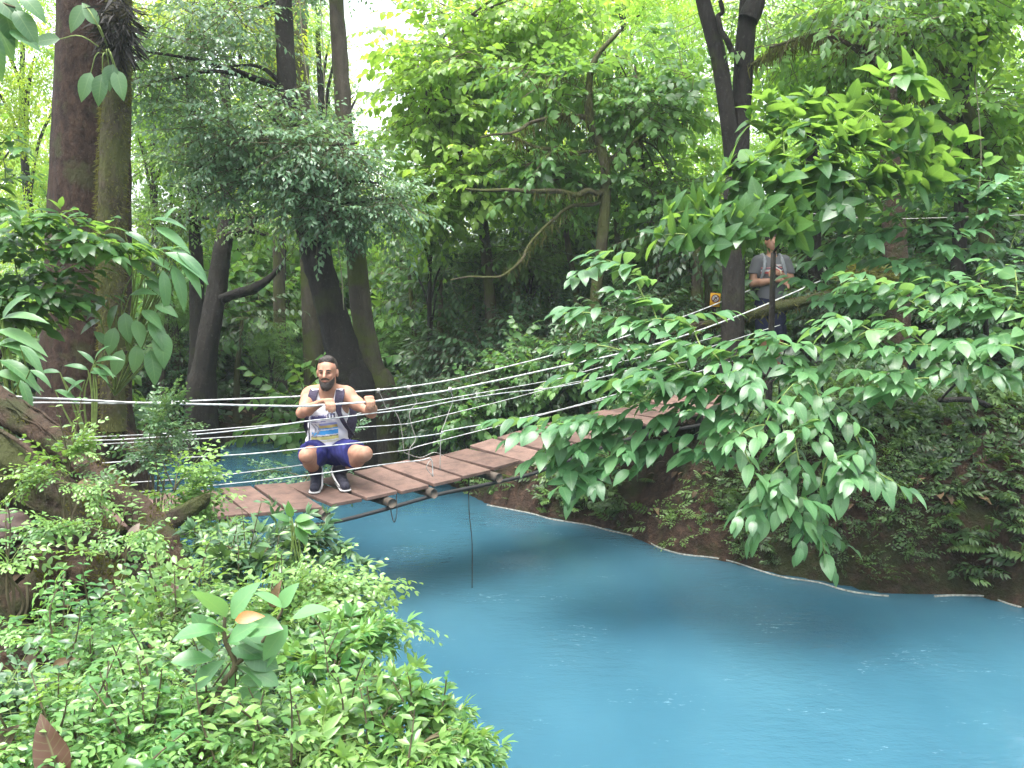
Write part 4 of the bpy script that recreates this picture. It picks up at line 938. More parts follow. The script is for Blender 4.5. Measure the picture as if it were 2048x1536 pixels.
for pts, n in (([(1790, 60, 9.7), (1660, 60, 9.4), (1560, 90, 9.2), (1500, 130, 9.0)], 420), ([(1900, 160, 9.8), (1790, 60, 9.7), (1700, 20, 9.6)], 260), ([(1850, 190, 9.5), (1760, 60, 9.3)], 240), ([(1780, 150, 9.4), (1640, 75, 9.2), (1540, 95, 9)], 380), ([(1640, 180, 9.6), (1760, 200, 9.6), (1850, 190, 9.5)], 260)):
    moss_hang(m, pts, n, (.06, .28))
m.build('moss', M_MOSS, root)

# shared crowns for the wood behind
def shared_crown(name, lm, sprays, tm, n, seed, tint):
    m = MB(); cs, _ = ellipsoid_pts((0, 0, 0), np.array([.8, .8, .85]), 26, 2)
    for c in cs:
        t0 = rng.uniform(*tint); pts, hd = ellipsoid_pts(c, np.array([.36, .36, .26]) * rng.uniform(.7, 1.3), int(n / 26 * rng.uniform(.5, 1.5)), 2.2)
        scatter(m, sprays, tm, pts, hd, .25 * rng.uniform(.8, 1.25, len(pts)), np.clip(t0 + rng.normal(0, .12, len(pts)), 0, 1), twig_r=0)
    return m.mesh(name, [lm, M_TWIG])
SH = {k: [shared_crown('crown_' + k, lm, SP_FAR, LF_FARW, 850, i, t) for i in range(2)] for k, lm, t in
      (('yellow', M_YEL, (.2, .9)), ('bright', M_BRIGHT, (.2, .9)), ('mid', M_MID, (.1, .8)), ('dark', M_DARK, (.1, .7)))}
def shared_trunk():
    m = MB(); m.tube([(0, 0, -.2), (.01, .02, .3), (-.02, 0, .7), (.02, -.01, 1.0)], [.05, .035, .028, .015], 9, 0, .12, 5)
    for a in range(5): m.tube([(0, 0, .5 + a * .08), (.1 * math.cos(a * 2.4), .1 * math.sin(a * 2.4), .68 + a * .06), (.26 * math.cos(a * 2.4), .26 * math.sin(a * 2.4), .8 + a * .05)], [.015, .01, .005], 6, 0, 0, 3)
    return m.mesh('trunk_shared', [BK_DARK])
TR = [shared_trunk() for _ in range(2)]
def wood_tree(kind, x, y, Y, rx, ry, label, group='trees of the wood behind'):
    """crown centre and size in the picture's directions; the trunk stands on the ground below it"""
    c = P(x, y, Y); k = m_per_px(Y); g = gpt(c[0], c[1]); root = empty('tree', g, label, 'tree', group)
    R = rx * k; H = ry * k
    t = link('trunk', TR[int(rng.integers(0, 2))], root); hgt = max(c[2] - g[2], .8); t.scale = (hgt * .3 + .35, hgt * .3 + .35, hgt); t.rotation_euler = (0, 0, rng.uniform(0, 6))
    o = link('crown', SH[kind][int(rng.integers(0, 2))], root); o.location = (0, 0, c[2] - g[2]); o.scale = (R, R * .8, H); o.rotation_euler = (0, 0, rng.uniform(0, 6.28))
for a in [
 ('yellow', -40, 250, 15, 210, 330, 'yellow-green tree at the left edge behind the massive trunk'),
 ('mid', 60, 560, 11.5, 190, 190, 'dense green tree low at the left edge beside the massive trunk'),
 ('yellow', 330, 560, 15.5, 130, 170, 'pale yellow-green tree between the massive trunk and the curved trunk'),
 ('bright', 300, 200, 15, 160, 260, 'light green tree showing right of the massive trunk'),
 ('yellow', 480, 720, 17, 190, 130, 'sunlit yellow-green tree under the bright gap left of the crouching man'),
 ('bright', 600, 690, 15.5, 90, 110, 'bright small-leaved tree between the curved trunk and the leaning trunk'),
 ('yellow', 470, 300, 18, 200, 110, 'sunlit tree above the bright gap at left'),
 ('yellow', 660, 190, 19, 110, 110, 'pale tree glowing behind the vine-hung trunk'),
 ('mid', 560, 200, 16, 170, 130, 'green tree behind the blue-green leaves at upper left'),
 ('bright', 800, 390, 16, 140, 150, 'bright tree below the white sky gap'),
 ('yellow', 960, 60, 19, 150, 220, 'tall pale tree right of the white sky gap'),
 ('bright', 1120, 120, 17, 220, 230, 'bright leafy tree behind the crooked mossy branches'),
 ('mid', 1010, 430, 14.5, 220, 160, 'mid-green tree in the centre above the dark understorey'),
 ('bright', 1270, 400, 13.5, 200, 180, 'green tree left of the forked black tree'),
 ('bright', 1340, 120, 16, 180, 240, 'bright tree behind the left arm of the fork'),
 ('bright', 1600, 120, 16.5, 220, 250, 'bright tree right of the fork at the top'),
 ('bright', 1850, 80, 17, 230, 220, 'light green tree high at the upper right'),
 ('bright', 1800, 320, 13, 220, 170, 'green tree behind the young-leaved shrub at right'),
 ('mid', 2030, 300, 12, 160, 250, 'dark-leaved tree at the right edge'),
 ('mid', 1560, 430, 13.5, 160, 160, 'green tree behind the standing man'),
 ('dark', 880, 560, 14, 150, 150, 'dark tree over the cables right of the leaning trunk'),
 ('mid', 1100, 600, 13, 180, 140, 'leafy tree over the middle of the cables'),
 ('mid', 1330, 600, 12.5, 160, 150, 'leafy tree left of the warning sign'),
 ('dark', 1940, 540, 11.5, 170, 150, 'dark tree behind the thin wire at right'),
 ('dark', 1700, 590, 12.5, 130, 140, 'dark tree right of the thin trunk by the standing man'),
 ('mid', 300, 720, 13.5, 130, 110, 'green tree behind the massive trunk, low over the water'),
 ('yellow', 1180, 330, 22, 420, 330, 'far pale tree deep behind the middle of the wood'),
 ('bright', 1370, 60, 21, 200, 160, 'pale tree deep behind the fork at the top edge'),
 ('mid', 340, 300, 20, 200, 200, 'tree filling the view between the massive trunk and the blue-green leaves'), ('bright', 560, 380, 21, 170, 130, 'tree deep behind the leaning trunk at mid height'), ('mid', 480, 60, 20, 230, 150, 'tree deep behind the upper left leaves'), ('yellow', 690, 380, 21, 130, 130, 'pale tree right of the slimmer trunk deep in the wood'), ('bright', 100, 350, 19, 130, 180, 'tree deep behind the massive trunk at mid height'),
 ('bright', 760, 560, 17, 150, 110, 'light tree low behind the lichen-spotted trunk'), ('bright', 960, 600, 17.5, 170, 110, 'light tree low behind the thin stems in the centre'), ('mid', 1180, 620, 17, 170, 120, 'tree low behind the overhanging shrub tips'), ('bright', 1380, 560, 17.5, 170, 130, 'light tree low behind the warning sign'), ('mid', 1560, 600, 16.5, 150, 130, 'tree low behind the standing man'),
 ('mid', 960, 520, 12.6, 110, 90, 'leafy tree just above the first cable clamps'), ('mid', 1060, 520, 12.2, 100, 90, 'mid-green low tree under the crooked mossy branches'), ('dark', 1200, 560, 11.6, 100, 90, 'dark-leaved tree between the crooked mossy tree and the overhanging shrub'), ('mid', 860, 470, 12.0, 90, 80, 'mid-green low tree right of the lichen-spotted trunk'), ('mid', 800, 690, 13.5, 90, 80, 'low tree at the foot of the lichen-spotted trunk'), ('dark', 1000, 680, 12.8, 120, 80, 'low dark tree above the highest cable in the centre'), ('mid', 540, 700, 13.2, 70, 70, 'low green tree just left of the crouching man'), ('mid', 340, 620, 13.0, 80, 100, 'low green tree left of the curved trunk'), ('mid', 1380, 480, 12, 110, 100, 'green tree left of the tall shrub'), ('bright', 1130, 380, 13.2, 130, 90, 'bright low tree behind the crooked mossy tree'), ('bright', 640, 60, 15, 90, 70, 'light crown between the vine-hung trunk and the sky gap'),
 ('mid', 1950, -300, 10, 330, 240, 'high crown above the frame at the upper right'), ('mid', 640, 640, 26, 260, 130, 'low distant tree seen between the curved trunk and the leaning trunk'),
 ('bright', 1980, 120, 20, 260, 300, 'light green tree deep at the upper right edge'), ('bright', 1450, 330, 19, 200, 260, 'pale tree seen between the fork and the tall shrub'), ('mid', 1640, 280, 15, 170, 150, 'green tree above the tall shrub at right'), ('yellow', 1250, -60, 18, 260, 150, 'pale crown at the top edge left of the fork'), ('bright', 1720, -60, 18, 260, 140, 'pale crown at the top edge right of the fork'),
 ('yellow', 420, 700, 21, 160, 80, 'pale sunlit tree low behind the curved trunk'), ('mid', 180, 760, 14.5, 200, 110, 'green tree low behind the massive trunk'), ('bright', 40, 60, 17, 200, 200, 'light green tree at the top left behind the massive trunk'),
 ('yellow', 830, 600, 22, 240, 250, 'far pale tree behind the two dark trunks'),
 ('yellow', 110, 500, 22, 280, 420, 'far pale tree behind the left bank'),
 ('bright', 1750, 380, 22, 420, 420, 'far green tree behind the right bank'),
 ('mid', 960, 740, 19, 420, 170, 'low far tree closing the view under the dark trees in the centre'),
 ('mid', 1600, 720, 18, 460, 200, 'low far tree closing the view behind the standing man')]:
    wood_tree(*a)


# tall trees beyond the frame on the right bank; they shade the near water and the earth bank
for x, y, z, r, lab in ((7.8, 4.6, 6.2, 2.6, 'tall tree standing on the right bank beyond the frame, over the water'), (6.6, 8.6, 6.6, 2.7, 'tall spreading tree on the right bank beyond the frame, behind the leafy shrubs'), (9.0, 1.0, 6.0, 2.8, 'tall tree downstream on the right bank beyond the frame')):
    g = gpt(x, y); root = empty('tree', g, lab, 'tree', 'riverside trees beyond the frame')
    t = link('trunk', TR[0], root); t.scale = (5, 5, z - g[2]); o = link('crown', SH['mid'][0], root); o.location = (0, 0, z - g[2]); o.scale = (r, r, r * .7)

for x, y, z, r, lab in ((-5.5, -3.5, 5.5, 3.0, 'unseen tall tree upstream behind the viewpoint on the near bank'), (-1.0, -6.5, 5.5, 3.2, 'unseen tall tree straight behind the viewpoint on the near bank'), (4.5, -7.5, 5.5, 3.2, 'unseen tall tree behind the viewpoint across the lower river')):  # unseen wood behind the viewpoint, added to cut the frontal sky light
    g = gpt(x, y); root = empty('tree', g, lab, 'tree', 'riverside trees beyond the frame')
    t = link('trunk', TR[1], root); t.scale = (5, 5, max(1, z - g[2])); o = link('crown', SH['dark'][1], root); o.location = (0, 0, z - g[2]); o.scale = (r, r, r * .9)
# slender stems of the understorey
for i, (x, y0, y1, Y, r, lean, lab) in enumerate([(878, 775, 560, 12.2, 7, 4, 'thin dark stem nearest to the leaning trunk in the shaded wood'), (835, 770, 470, 13.4, 5, -20, 'thin slanting stem right of the lichen-spotted trunk'), (945, 765, 520, 12.8, 6, 6, 'straight thin stem in the shaded wood above the cables'),
      (1045, 740, 500, 12, 9, -14, 'thicker dark stem in the shaded centre of the wood'), (1095, 735, 480, 12.8, 5, 10, 'pale thin stem in the middle of the shaded wood'), (1165, 700, 380, 11.6, 7, -40, 'thin stem leaning left toward the crooked mossy branches'),
      (1240, 690, 300, 12.2, 6, -10, 'thin upright stem left of the overhanging shrub'), (1330, 690, 130, 11, 4, -60, 'very thin long stem slanting left beside the forked tree'), (1392, 660, 470, 10.2, 12, 4, 'dark stem between the warning sign and the shrub leaves'), (1420, 670, 440, 11, 8, -8, 'narrow stem behind the warning sign'),
      (360, 780, 480, 13, 8, -30, 'slanting mossy stem right of the massive trunk'), (320, 790, 560, 12.6, 6, 20, 'thin stem close to the right side of the massive trunk'), (470, 790, 640, 13.5, 6, 14, 'thin stem under the side limb of the curved trunk')]):
    p = P(x, y0, Y); g = gpt(p[0], p[1]); m = MB(); k = (y0 - y1) / 3
    q = [[g[0], g[1], g[2] - .15], P(x + lean * .3, y0 - k, Y), P(x + lean * .75, y0 - 2 * k, Y), P(x + lean, y1, Y)]
    root = empty('sapling', g, lab, 'sapling', 'slender stems of the understorey')
    m.tube(q, [r * m_per_px(Y) * 1.2, r * m_per_px(Y), r * m_per_px(Y) * .8, r * m_per_px(Y) * .5], 9, 0, .08, 6); m.build('trunk', BK_MID if i % 3 else BK_MOSS, root)
    m = MB(); c = P(x + lean, y1, Y); pts, hd = ellipsoid_pts(c, np.array([.7, .5, .5]), 46, 2); scatter(m, SP_DARK, LF_MID, pts, hd, rng.uniform(.7, 1.1, len(pts)), rng.uniform(.2, .8, len(pts)), twig_r=.005); m.build('crown', [M_MID if i % 2 else M_DARK, M_TWIG], root)

# low bushes on the shaded banks
BUSH = []
for i in range(3):
    m = MB(); cs, _ = ellipsoid_pts((0, 0, .45), np.array([.5, .5, .32]), 12, 2); 
    for c in cs:
        pts, hd = ellipsoid_pts(c, np.array([.3, .3, .22]), 26, 2.2); hd[:, 2] += .3
        scatter(m, SP_DARK, (LF_MID, LF_MIDW, LF_SMN)[i], pts, hd, (.55, .6, .7)[i] * rng.uniform(.8, 1.2, len(pts)), rng.uniform(.1, .8, len(pts)), twig_r=.004)
    for a in range(6): m.tube([(0, 0, -.1), (.2 * math.cos(a), .2 * math.sin(a), .3), (.45 * math.cos(a), .45 * math.sin(a), .7)], [.012, .009, .005], 5, 1, 0, 3)
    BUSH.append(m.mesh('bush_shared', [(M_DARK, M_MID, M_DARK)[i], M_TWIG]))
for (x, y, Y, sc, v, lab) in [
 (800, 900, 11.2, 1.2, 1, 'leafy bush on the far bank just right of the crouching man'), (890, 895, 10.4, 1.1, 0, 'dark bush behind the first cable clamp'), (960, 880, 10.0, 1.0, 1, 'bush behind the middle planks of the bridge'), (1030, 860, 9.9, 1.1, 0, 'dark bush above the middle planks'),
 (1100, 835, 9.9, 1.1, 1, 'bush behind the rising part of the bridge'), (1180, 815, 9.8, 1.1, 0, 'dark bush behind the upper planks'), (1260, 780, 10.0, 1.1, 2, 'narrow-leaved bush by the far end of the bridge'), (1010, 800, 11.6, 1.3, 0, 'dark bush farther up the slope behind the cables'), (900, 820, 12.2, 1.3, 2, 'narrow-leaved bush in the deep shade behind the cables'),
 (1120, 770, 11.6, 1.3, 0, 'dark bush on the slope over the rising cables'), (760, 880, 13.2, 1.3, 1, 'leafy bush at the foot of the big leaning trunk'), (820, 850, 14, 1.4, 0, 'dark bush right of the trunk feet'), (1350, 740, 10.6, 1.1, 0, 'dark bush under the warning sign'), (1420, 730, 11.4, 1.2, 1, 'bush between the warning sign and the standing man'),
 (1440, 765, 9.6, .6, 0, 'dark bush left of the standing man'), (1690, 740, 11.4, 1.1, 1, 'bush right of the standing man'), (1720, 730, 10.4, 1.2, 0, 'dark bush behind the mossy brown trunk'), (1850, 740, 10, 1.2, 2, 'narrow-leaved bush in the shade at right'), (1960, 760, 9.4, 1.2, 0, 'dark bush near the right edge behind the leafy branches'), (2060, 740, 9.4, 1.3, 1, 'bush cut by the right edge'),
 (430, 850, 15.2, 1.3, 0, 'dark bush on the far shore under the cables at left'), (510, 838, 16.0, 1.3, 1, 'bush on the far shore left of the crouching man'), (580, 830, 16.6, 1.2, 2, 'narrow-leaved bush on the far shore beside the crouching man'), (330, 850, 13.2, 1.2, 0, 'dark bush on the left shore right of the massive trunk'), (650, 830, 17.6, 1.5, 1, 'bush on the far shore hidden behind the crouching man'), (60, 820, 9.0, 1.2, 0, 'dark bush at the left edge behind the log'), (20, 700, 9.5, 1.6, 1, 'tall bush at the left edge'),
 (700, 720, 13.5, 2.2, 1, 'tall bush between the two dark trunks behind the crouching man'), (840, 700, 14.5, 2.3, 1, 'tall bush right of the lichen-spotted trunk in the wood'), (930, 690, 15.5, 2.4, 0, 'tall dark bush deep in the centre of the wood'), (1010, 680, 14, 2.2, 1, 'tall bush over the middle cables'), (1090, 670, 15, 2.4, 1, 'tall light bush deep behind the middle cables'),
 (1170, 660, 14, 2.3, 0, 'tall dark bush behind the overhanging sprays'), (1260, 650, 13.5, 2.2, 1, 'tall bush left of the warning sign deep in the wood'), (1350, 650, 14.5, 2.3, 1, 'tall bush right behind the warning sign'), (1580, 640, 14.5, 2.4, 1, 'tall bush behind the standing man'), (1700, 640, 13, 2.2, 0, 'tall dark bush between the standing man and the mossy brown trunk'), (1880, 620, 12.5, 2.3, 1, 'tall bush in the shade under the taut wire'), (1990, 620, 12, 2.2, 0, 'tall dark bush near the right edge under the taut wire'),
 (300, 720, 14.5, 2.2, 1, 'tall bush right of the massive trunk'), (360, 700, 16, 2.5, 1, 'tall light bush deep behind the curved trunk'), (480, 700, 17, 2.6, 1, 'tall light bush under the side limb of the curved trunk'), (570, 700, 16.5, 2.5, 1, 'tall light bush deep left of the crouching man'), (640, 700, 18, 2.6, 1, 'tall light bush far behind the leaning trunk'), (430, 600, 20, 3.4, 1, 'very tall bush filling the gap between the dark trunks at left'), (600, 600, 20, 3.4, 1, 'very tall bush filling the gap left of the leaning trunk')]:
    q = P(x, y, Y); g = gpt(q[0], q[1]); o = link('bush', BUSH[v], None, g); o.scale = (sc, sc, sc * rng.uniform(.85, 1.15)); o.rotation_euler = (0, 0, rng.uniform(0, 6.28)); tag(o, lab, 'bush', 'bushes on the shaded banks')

# hanging vines
for pts, r, lab in (([(598, -20, 9.2), (610, 130, 9.2), (640, 250, 9.2), (662, 400, 9.2), (680, 520, 9.2), (688, 620, 9.2)], .006, 'long pale vine hanging in front of the big leaning trunk'), ([(640, -20, 9.6), (648, 150, 9.6), (655, 300, 9.6)], .005, 'short pale vine beside the slimmer trunk near the top'),
                    ([(1950, 150, 8.8), (1962, 300, 8.8), (1955, 420, 8.8)], .006, 'thin vine hanging in the upper right')):
    p = np.array([P(*q) for q in pts]); m = MB(); m.tube(p, [r], 6, 0, 0, 6); tag(m.build('vine', M_WIRE, None, p[-1]), lab, 'vine', 'hanging vines')
m = MB(); p = [P(1600, 425, 8.4), P(1750, 437, 8.2), P(1900, 435, 8.0), P(2100, 428, 7.8)]; m.tube(p, [.003], 6, 0, 0, 8); tag(m.build('wire', M_TIE, None, p[0]), 'thin taut wire stretched across the leaves at right', 'wire')

# ------------------------------------------------------------------ broad-leaved shrubs over the right bank
def bez(a, c, b, n=5):
    t = np.linspace(0, 1, n)[:, None]; return (1 - t) ** 2 * a + 2 * t * (1 - t) * c + t * t * b
def unit(v): v = np.asarray(v, float); return v / (np.linalg.norm(v) + 1e-9)

def pinnate(m, p0, p1, n, L, tm, droop=.3, tint=.5, ang=60):
    ax = unit((p1 - p0) * [1, 1, .6]); side = unit(np.cross(ax, [0, 0, 1])); t = np.linspace(.15, 1, n)
    sd = np.where(np.arange(n) % 2 == 0, 1., -1.); a = np.radians(ang * rng.uniform(.75, 1.2, n)) * (1 - .4 * t)
    pos = p0 + (p1 - p0) * t[:, None]
    d = ax * np.cos(a)[:, None] + side * (sd * np.sin(a))[:, None] + np.array([0, 0, -1.]) * (droop * rng.uniform(-.1, 1.6, n))[:, None] + rng.normal(0, .12, (n, 3))
    d[-1] = ax + [0, 0, -droop * .8]; d[-2] += ax * .6
    N = np.array([0, -.1, 1.]) + rng.normal(0, .24, (n, 3))
    m.leaves(tm, pos, d, N, L * rng.uniform(.55, 1.15, n) * (.8 + .28 * np.sin(math.pi * t)), np.clip(tint + rng.normal(0, .2, n), 0, 1))
def rosette(m, c, ax, n, L, tm, elev=60, droop=.25, tint=.5):
    ax = unit(ax); u = unit(np.cross(ax, [.3, .9, .2])); v = np.cross(ax, u); ph = np.arange(n) * 2.4 + rng.uniform(0, 6)
    e = np.radians(elev * rng.uniform(.6, 1.25, n)); rad = u * np.cos(ph)[:, None] + v * np.sin(ph)[:, None]
    d = ax * np.cos(e)[:, None] + rad * np.sin(e)[:, None] - np.array([0, 0, droop])
    N = ax * np.sin(e)[:, None] - rad * np.cos(e)[:, None] + rng.normal(0, .12, (n, 3))
    m.leaves(tm, c + rng.normal(0, .012, (n, 3)), d, N, L * rng.uniform(.6, 1.15, n), np.clip(tint + rng.normal(0, .12, n), 0, 1))

def leafy_shrub(name, label, base, bunches, mat, L, fork=None, stem_r=.022, group=None, pin=True, n=(7, 10), tint=.5, elev=62, bark=BK_DARK, tm=LF_BIGW, fill=0, up=.12, cat='shrub'):
    base = np.asarray(base, float); root = empty(name, base, label, cat, group)
    fork = base + [0, 0, .8] if fork is None else np.asarray(fork, float)
    ms = MB(); ml = MB(); ms.tube([base - [0, 0, .15], (base + fork) / 2 + rng.normal(0, .02, 3), fork], [stem_r * 1.15, stem_r, stem_r * .85], 10, 0, .06, 5)
    nodes = [(fork, 0.)]
    for b in sorted(bunches, key=lambda q: np.linalg.norm(P(*q[:3]) - fork)):
        e = P(*b[:3]); tn = b[3] if len(b) > 3 and b[3] is not None else tint
        cand = min(nodes, key=lambda q: np.linalg.norm(q[0] - e) + .45 * q[1] + (1.0 if np.linalg.norm(q[0] - fork) > np.linalg.norm(e - fork) else 0))
        s_ = cand[0]; dist = np.linalg.norm(e - s_); c_ = (s_ + e) / 2 + np.array([0, 0, up * dist]) + rng.normal(0, .06, 3) * dist
        path = bez(s_, c_, e, 6); r1 = .0035; ms.tube(path, [min(stem_r * .55, .004 + .006 * dist), r1], 6, 1 if dist < .7 else 0, 0, 2)
        nodes.append((e, cand[1] + dist)); nodes.append((path[3], cand[1] + dist * .6))
        d = unit(path[-1] - path[-3]); nn = int(rng.integers(*n)); l_ = L * rng.uniform(.88, 1.12)
        if pin:
            low = max(0, (b[1] - 760) / 350.); d = unit(d * [1, 1, .5] + [rng.normal(0, .3), -.3 + rng.normal(0, .3), -.05 - .6 * low]); pinnate(ml, e - d * l_ * 1.6, e + d * l_ * .7, nn, l_, tm, .14 + .35 * low, tn + rng.normal(0, .12)); d2 = unit(d + rng.normal(0, .8, 3) * [1, 1, .25]); rng.uniform() < .7 and pinnate(ml, e - d * l_ * 1.2, e - d * l_ * 1.2 + d2 * l_ * 1.9, nn - 1, l_ * .92, tm, .14 + .3 * low, tn - .1)
            for k in range(fill):
                j = int(rng.integers(2, 5)); q = path[j] + rng.normal(0, .06, 3); dd = unit(d + rng.normal(0, .7, 3) * [1, 1, .4]); pinnate(ml, q, q + dd * [1, 1, .35] * l_ * 1.7, nn - 1, l_ * .9, tm, .2, tn - .15)
        else:
            rosette(ml, e, unit(d + [0, -.2, .7]), nn, l_, tm, elev, .02, tn); rosette(ml, e + [0, 0, .02], [0, -.1, 1], 3, l_ * .5, tm, 28, 0, min(1, tn + .35))
            rosette(ml, e - d * l_ * .5, unit(d + [0, -.1, .6]), max(3, nn - 3), l_ * 1.05, tm, 82, .15, tn - .25)
            for k in range(fill):
                q = path[int(rng.integers(2, 5))]; rosette(ml, q + rng.normal(0, .05, 3), unit(rng.normal(0, .6, 3) + [0, -.2, .8]), nn - 2, l_, tm, 75, .35, tn - .3)
    ms.build('stem', [bark, M_TWIGG], root); ml.build('leaves', mat, root)
    return root

# overhanging shrub with pale drooping leaves that hides the end of the bridge
Yf = lambda x, y: 5.15 + max(0, (760 - y)) * .0022 + abs(x - 1450) * .0004
B1 = [(1165, 545), (1215, 520), (1262, 540), (1140, 625), (1205, 632), (1268, 648), (1300, 640), (1165, 690), (1240, 700), (1318, 700), (1285, 590), (1360, 735), (1262, 770), (1300, 800), (1340, 830), (1232, 760), (1400, 690), (1440, 722), (1470, 790), (1492, 745), (1400, 800),
      (1050, 862), (1110, 852), (1085, 905), (1135, 928), (1168, 960), (1190, 885), (1236, 838), (1270, 860), (1305, 905), (1245, 905), (1330, 880), (1390, 905), (1430, 850), (1460, 900), (1150, 850), (1190, 840), (1350, 780), (1395, 760), (1420, 790), (1310, 760), (1120, 890), (1495, 680), (1575, 690), (1500, 740), (1380, 650), (1330, 640), (1420, 760)]
base = gpt(2.35, 7.35)
leafy_shrub('broad_leaved_shrub', 'pale-leaved shrub whose drooping sprays reach left over the end of the bridge', base, [(x, y, Yf(x, y) + .25) for x, y in B1], M_BROAD, .175, P(1560, 850, 6.6), .02, 'broad-leaved shrubs on the right bank', fill=1)
B2 = [(1600, 735), (1620, 745), (1560, 800), (1640, 800), (1530, 850), (1590, 870), (1640, 850), (1500, 925), (1545, 948), (1600, 930), (1660, 905), (1700, 925), (1745, 940), (1790, 965), (1640, 985), (1570, 985), (1490, 1018), (1530, 1035), (1590, 1025), (1632, 1060), (1650, 1105), (1700, 850), (1690, 960), (1610, 1075), (1480, 870)]
leafy_shrub('broad_leaved_shrub', 'shrub with hanging leaf bunches dangling low before the brown earth bank', gpt(2.75, 7.25), [(x, y, 5.1 + max(0, 900 - y) * .002) for x, y in B2], M_BROAD, .175, P(1640, 830, 6.4), .02, 'broad-leaved shrubs on the right bank', fill=0)
B3 = [(1690, 690), (1740, 660), (1790, 640), (1720, 740), (1760, 780), (1800, 700), (1850, 690), (1900, 640), (1940, 610), (1990, 620), (2035, 590), (1850, 620), (1880, 560), (1820, 760), (1880, 760), (1950, 700), (2000, 680), (2040, 660), (1930, 760), (2020, 760), (1960, 570), (2030, 540), (1670, 640), (1990, 740), (1750, 560), (1700, 570), (1800, 590)]
leafy_shrub('broad_leaved_shrub', 'wide shrub with big pale leaves below the thin wire at the right edge', gpt(4.2, 7.2), [(x, y, 5.3 + max(0, 760 - y) * .002) for x, y in B3], M_BROAD, .175, P(1880, 800, 6.4), .024, 'broad-leaved shrubs on the right bank', fill=1)
B4 = [(1640, 455), (1690, 440), (1660, 380), (1720, 390), (1770, 410), (1640, 520), (1610, 560), (1780, 350), (1700, 600), (1750, 600), (1650, 590), (1830, 540), (1860, 560), (1800, 580), (1740, 455), (1700, 490), (1760, 480), (1810, 455), (1860, 470), (1820, 400), (1870, 385), (1910, 375), (1950, 395), (2000, 380), (2035, 360), (1930, 430), (1990, 440), (2040, 450), (1890, 345), (1960, 350), (1850, 430), (1780, 520), (1680, 525), (1960, 500), (2020, 500), (1900, 500), (2045, 330)]
leafy_shrub('broad_leaved_shrub', 'layered shrub with pointed leaves around the thin wire at right', gpt(4.6, 8.2), [(x, y, 6.6) for x, y in B4], M_BROAD, .17, P(1960, 560, 7.2), .024, 'broad-leaved shrubs on the right bank', fill=1, tint=.6)
# tall shrub with yellow-green young tips
B5 = [(1768, 150, 6.6, 0.88), (1842, 165, 6.6, 0.88), (1620, 195, 6.7, 0.3), (1700, 205, 6.7, 0.3), (1535, 200, 6.7, 0.25), (1500, 245, 6.7, 0.3), (1562, 262, 6.6, 0.2), (1640, 265, 6.5, 0.25), (1705, 262, 6.4, 0.45), (1655, 305, 6.3, 0.15), (1725, 285, 6.3, 0.3), (1790, 240, 6.5, 0.4), (1850, 250, 6.5, 0.4), (1905, 290, 6.6, 0.78), (1790, 300, 6.4, 0.15), (1840, 310, 6.4, 0.15), (1600, 320, 6.4, 0.15), (1690, 345, 6.3, 0.15), (1760, 345, 6.3, 0.15), (1540, 310, 6.5, 0.15), (1440, 375, 6.4, 0.35), (1490, 375, 6.4, 0.2), (1400, 415, 6.4, 0.25), (1340, 430, 6.4, 0.2), (1320, 475, 6.3, 0.15), (1375, 470, 6.2, 0.15), (1430, 440, 6.2, 0.15), (1480, 455, 6.1, 0.15), (1525, 415, 6.2, 0.25), (1560, 440, 6.2, 0.15), (1600, 465, 6.2, 0.2), (1430, 490, 6.1, 0.15), (1590, 400, 6.3, 0.15), (1640, 380, 6.3, 0.15), (1610, 350, 6.4, 0.25), (1680, 390, 6.3, 0.2), (1740, 380, 6.3, 0.2), (1800, 360, 6.3, 0.25), (1850, 360, 6.4, 0.3), (1890, 340, 6.5, 0.4), (1500, 330, 6.4, 0.4), (1460, 340, 6.5, 0.5), (1560, 360, 6.3, 0.3), (1650, 420, 6.2, 0.25), (1710, 300, 6.3, 0.5), (1590, 230, 6.7, 0.6), (1660, 230, 6.6, 0.6), (1750, 210, 6.5, 0.6), (1525, 455, 6.2, 0.35), (1580, 450, 6.2, 0.35), (1470, 470, 6.2, 0.3)]
s1 = gpt(2.2, 7.55); sx = P(1547, 505, 7.4)
leafy_shrub('tall_shrub', 'tall shrub with large leaves and yellow-green young tips above the standing man', [sx[0] - .01, 7.4, gpt(sx[0], 7.4)[2]], B5, M_YOUNG, .215, sx, .027, None, pin=False, n=(5, 9), tm=LF_BIG, fill=1, up=.05, elev=70)
# extra foliage in front of the dark hollow at right
root = leafy_shrub('broad_leaved_shrub', 'dim shrub with small leaves over the dark hollow at the right edge', gpt(3.7, 7.9), [(x, y, 7.0) for x, y in [(1700, 800), (1760, 820), (1820, 830), (1880, 820), (1940, 830), (2000, 820), (2040, 850), (1720, 870), (1790, 880), (1860, 880), (1930, 880), (1990, 900), (1660, 820), (2050, 790)]], M_DARK, .15, P(1860, 840, 7.5), .02, 'broad-leaved shrubs on the right bank', fill=3, n=(7, 10))
root = empty('fern', P(1925, 945, 6.9), 'hanging strap-leaved fern in front of the dark hollow at right', 'fern')
m = MB(); c = P(1918, 930, 6.9)
for a in np.linspace(-2.6, .4, 9): m.leaves(LF_LANCE, c[None], np.array([[math.cos(a) * .9, -.35, .25 + rng.normal(0, .15)]]), np.array([[0, -.3, 1.]]), np.array([rng.uniform(.2, .34)]), rng.uniform(.2, .7, 1))
for k in range(5): m.tube([c, c + [rng.normal(0, .03), -.02, -.15], c + [rng.normal(0, .05), -.02, rng.uniform(-.36, -.24)]], [.006, .005, .002], 5, 1, 0, 3)
m.build('leaves', [M_FERN, M_TWIG], root)
